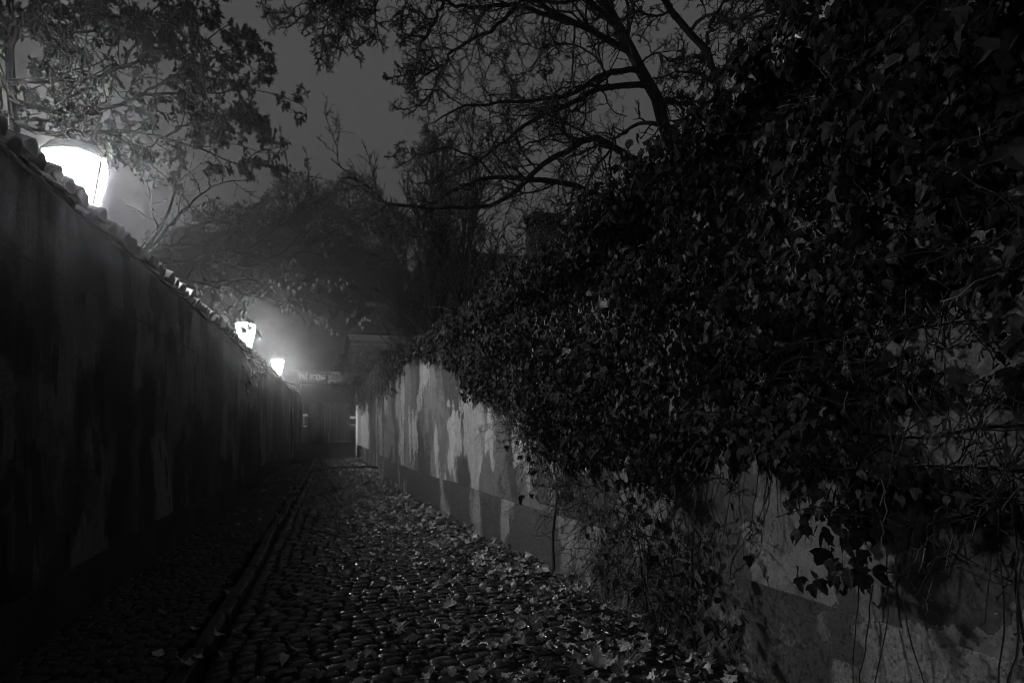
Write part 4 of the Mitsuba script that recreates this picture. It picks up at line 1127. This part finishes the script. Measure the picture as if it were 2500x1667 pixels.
# buds and berry stalks along the shoots
k = 9000
bi, bj = r8.integers(0, n, k), r8.integers(1, 9, k)
bp = st[bi, bj]
bl = wander(r8, bp, r8.normal(0, 1, (k, 3)) * [.6, 1, 1], r8.uniform(.012, .04, k), 3, .1, np.zeros(3))
add('ivy__bud_stalks', tubes(bl, np.array([[.0028, .003, .0062]]) * np.ones((k, 1)), 3), 'stem_bark')
tag('ivy__bud_stalks', kind='stuff')
# long strings hanging free near the camera
hs = [(3.62, 1.36, .52), (3.55, 1.36, .45), (3.5, 1.36, .6), (2.88, 1.0, .95), (2.78, .83, .72), (2.70, 1.0, .95), (2.62, 1.0, .85), (2.55, 1.2, .35), (2.45, 1.22, .4), (2.2, 1.1, .3), (2.16, 1.1, 1.0), (2.07, 1.1, 1.05), (3.9, 1.3, .5), (4.0, 1.3, .7), (4.1, 1.2, .6), (2.4, 1.9, .4), (5.2, 1.2, .5), (3.3, 1.36, .4)]
for i, (y, z, l) in enumerate(hs):
    p = wander(r8, np.array([[0.0, y, z]]), np.array([[.02, 0, -1.0]]), np.array([l]), 14, .15, np.array([0, 0, -.42]))
    add(f'ivy__{numbered("hanging_string", i)}', tubes(on_wall(p, .03), np.linspace(.0045, .0028, 14)[None], 4), 'stem_bark')
tag('ivy', 'thick glossy creeper covering the near half of the right wall, leaves hanging tip down', 'ivy')

# ------------------------------------------------------------------ fallen leaves and small fruit
r9 = np.random.default_rng(9)
n = 26000
Y = 2.2 + 33 * r9.random(n) ** 1.5
X = r9.uniform(KERB - .9, 3.0, n)
gap = right_x(Y) - X
patchy = meshkit.fbm(np.c_[X * 1.3, Y * .8, X * 0], 3, 6)
bank = np.exp(-np.clip(gap, 0, 9) / np.interp(Y, [2, 5, 8, 12, 16], [1.3, 1.15, .85, .85, 1.0]))
carpet = np.interp(Y, [9, 12, 14, 22, 27, 33], [.02, .12, .6, .8, .3, .1]) * np.clip((X + .75) * 1.8, .05, 1)
dens = np.clip(bank * 1.25 * np.clip(.35 + (patchy - .3) * 2.8, .15, 1.5) + carpet * np.clip(.3 + (patchy - .35) * 3, .1, 1), 0, 1) * .64 + .003
keep = (r9.random(n) < dens) & (gap > .04)
X, Y, gap = X[keep], Y[keep], gap[keep]
n = len(X)
shapes = []
for k in range(16):
    v, f = leaf_maple(r9)
    if k >= 7:  # narrower leaves without the long lobes, rolled along the midrib
        rr = np.linalg.norm(v[16:, :2] - [0, .4], axis=1)[:, None]
        v[16:, :2] = [0, .4] + (v[16:, :2] - [0, .4]) / rr * np.clip(rr * .35 + .24, .2, .52) * [.8, 1.15]
        v[:, 2] += (1.4 if k % 2 else -.9) * v[:, 0] ** 2 + r9.uniform(-.6, .9) * (v[:, 1] - .4) ** 2
    shapes.append((v, f))
heap = .10 * np.exp(-gap / .35)
z = 0.02 + heap * r9.random(n) + r9.uniform(0, .02, n) + np.where(X < KERB, .055, 0)
pos = np.c_[X, Y, z]
tilt = r9.normal(0, .33, (n, 3)) + np.c_[-heap * 2, heap * 0, heap * 0]
nor = unit(tilt + [0, 0, 1])
a = r9.uniform(0, 2 * math.pi, n)
tip = unit(np.c_[np.cos(a), np.sin(a), np.zeros(n)] - nor * (np.cos(a) * nor[:, 0] + np.sin(a) * nor[:, 1])[:, None])
size = r9.uniform(.045, .125, n)
which = r9.integers(0, 16, n)
tone = np.where(r9.random(n) < .42, r9.uniform(.18, .42, n), r9.uniform(.04, .16, n))
LV = np.empty((n, 31, 3))
for k in range(16):
    i = which == k
    LV[i] = place_leaves(shapes[k], pos[i], tip[i], nor[i], size[i])
LV[..., 2] -= np.minimum(LV[..., 2].min(1) - .012, np.where(X < KERB, .055, 0) - .0)[:, None] * 0.9
LF = shapes[0][1]
dist = np.linalg.norm(pos - [0, 0, EYE], axis=1)
view = (pos[:, 0] * SY + pos[:, 1] * CY)
off = (pos[:, 0] * CY - pos[:, 1] * SY) / view
infr = (np.abs(off) < .74) & ((EYE - z) / view < .372)
score = np.where(infr, size / dist * (0.4 + tone), 0)
order = np.argsort(-score)
for c, i in enumerate(order[:300]):
    key = numbered('fallen_leaf', c)
    add(key, (LV[i], LF), 'dry_leaf_skin', color=np.full((31, 3), tone[i]))
    where = 'in the drift at the foot of the right wall' if gap[i] < .7 else 'on the setts beside the leaf drift' if gap[i] < 1.5 else 'alone on the open setts of the lane'
    far = 'near' if dist[i] < 6.5 else 'farther'
    tag(key, f'{"pale" if tone[i] > .165 else "brown"} curled dead leaf {where}, {far} part', 'leaf', 'fallen leaves on the lane')
rest = order[300:]
add('fallen_leaves', (LV[rest].reshape(-1, 3), (LF[None] + (np.arange(len(rest)) * 31)[:, None, None]).reshape(-1, 3)), 'dry_leaf_skin', color=np.repeat(tone[rest], 31)[:, None] * np.ones(3))
tag('fallen_leaves', 'litter of smaller dead leaves strewn over the lane', kind='stuff')
print('fallen leaves', n)
ball = trimesh.creation.icosphere(2, 1.0)
bv = np.array(ball.vertices)
bv = bv * (1 + .05 * (meshkit.noise(bv * 1.6 + 4, 2) - .5)[:, None])
bv[:, 2] *= .92
for c, (u, v_) in enumerate([(1115, 1455), (1148, 1460), (1254, 1428), (1386, 1445), (1177, 1430), (1354, 1461)]):
    d = at(u, v_, 1.0) - [0, 0, EYE]
    p = d * ((EYE - .05) / -d[2]) + [0, 0, EYE]
    key = numbered('fallen_fruit', c)
    add(key, (bv * r9.uniform(.022, .033) + [p[0], p[1], .05], np.array(ball.faces)), 'dry_leaf_skin', True, color=np.full((len(bv), 3), .42))
    tag(key, 'small pale round fruit lying among the fallen leaves', 'fruit', 'small round fruit among the fallen leaves')

# ------------------------------------------------------------------ the mist
scene['haze'] = {'type': 'cube', 'to_world': T().translate([0, 0, 39]).scale([290, 290, 40.3]), 'bsdf': {'type': 'null'}, 'interior': {'type': 'ref', 'id': 'mist'}}
tag('haze', 'thin night mist filling the lane', kind='stuff')
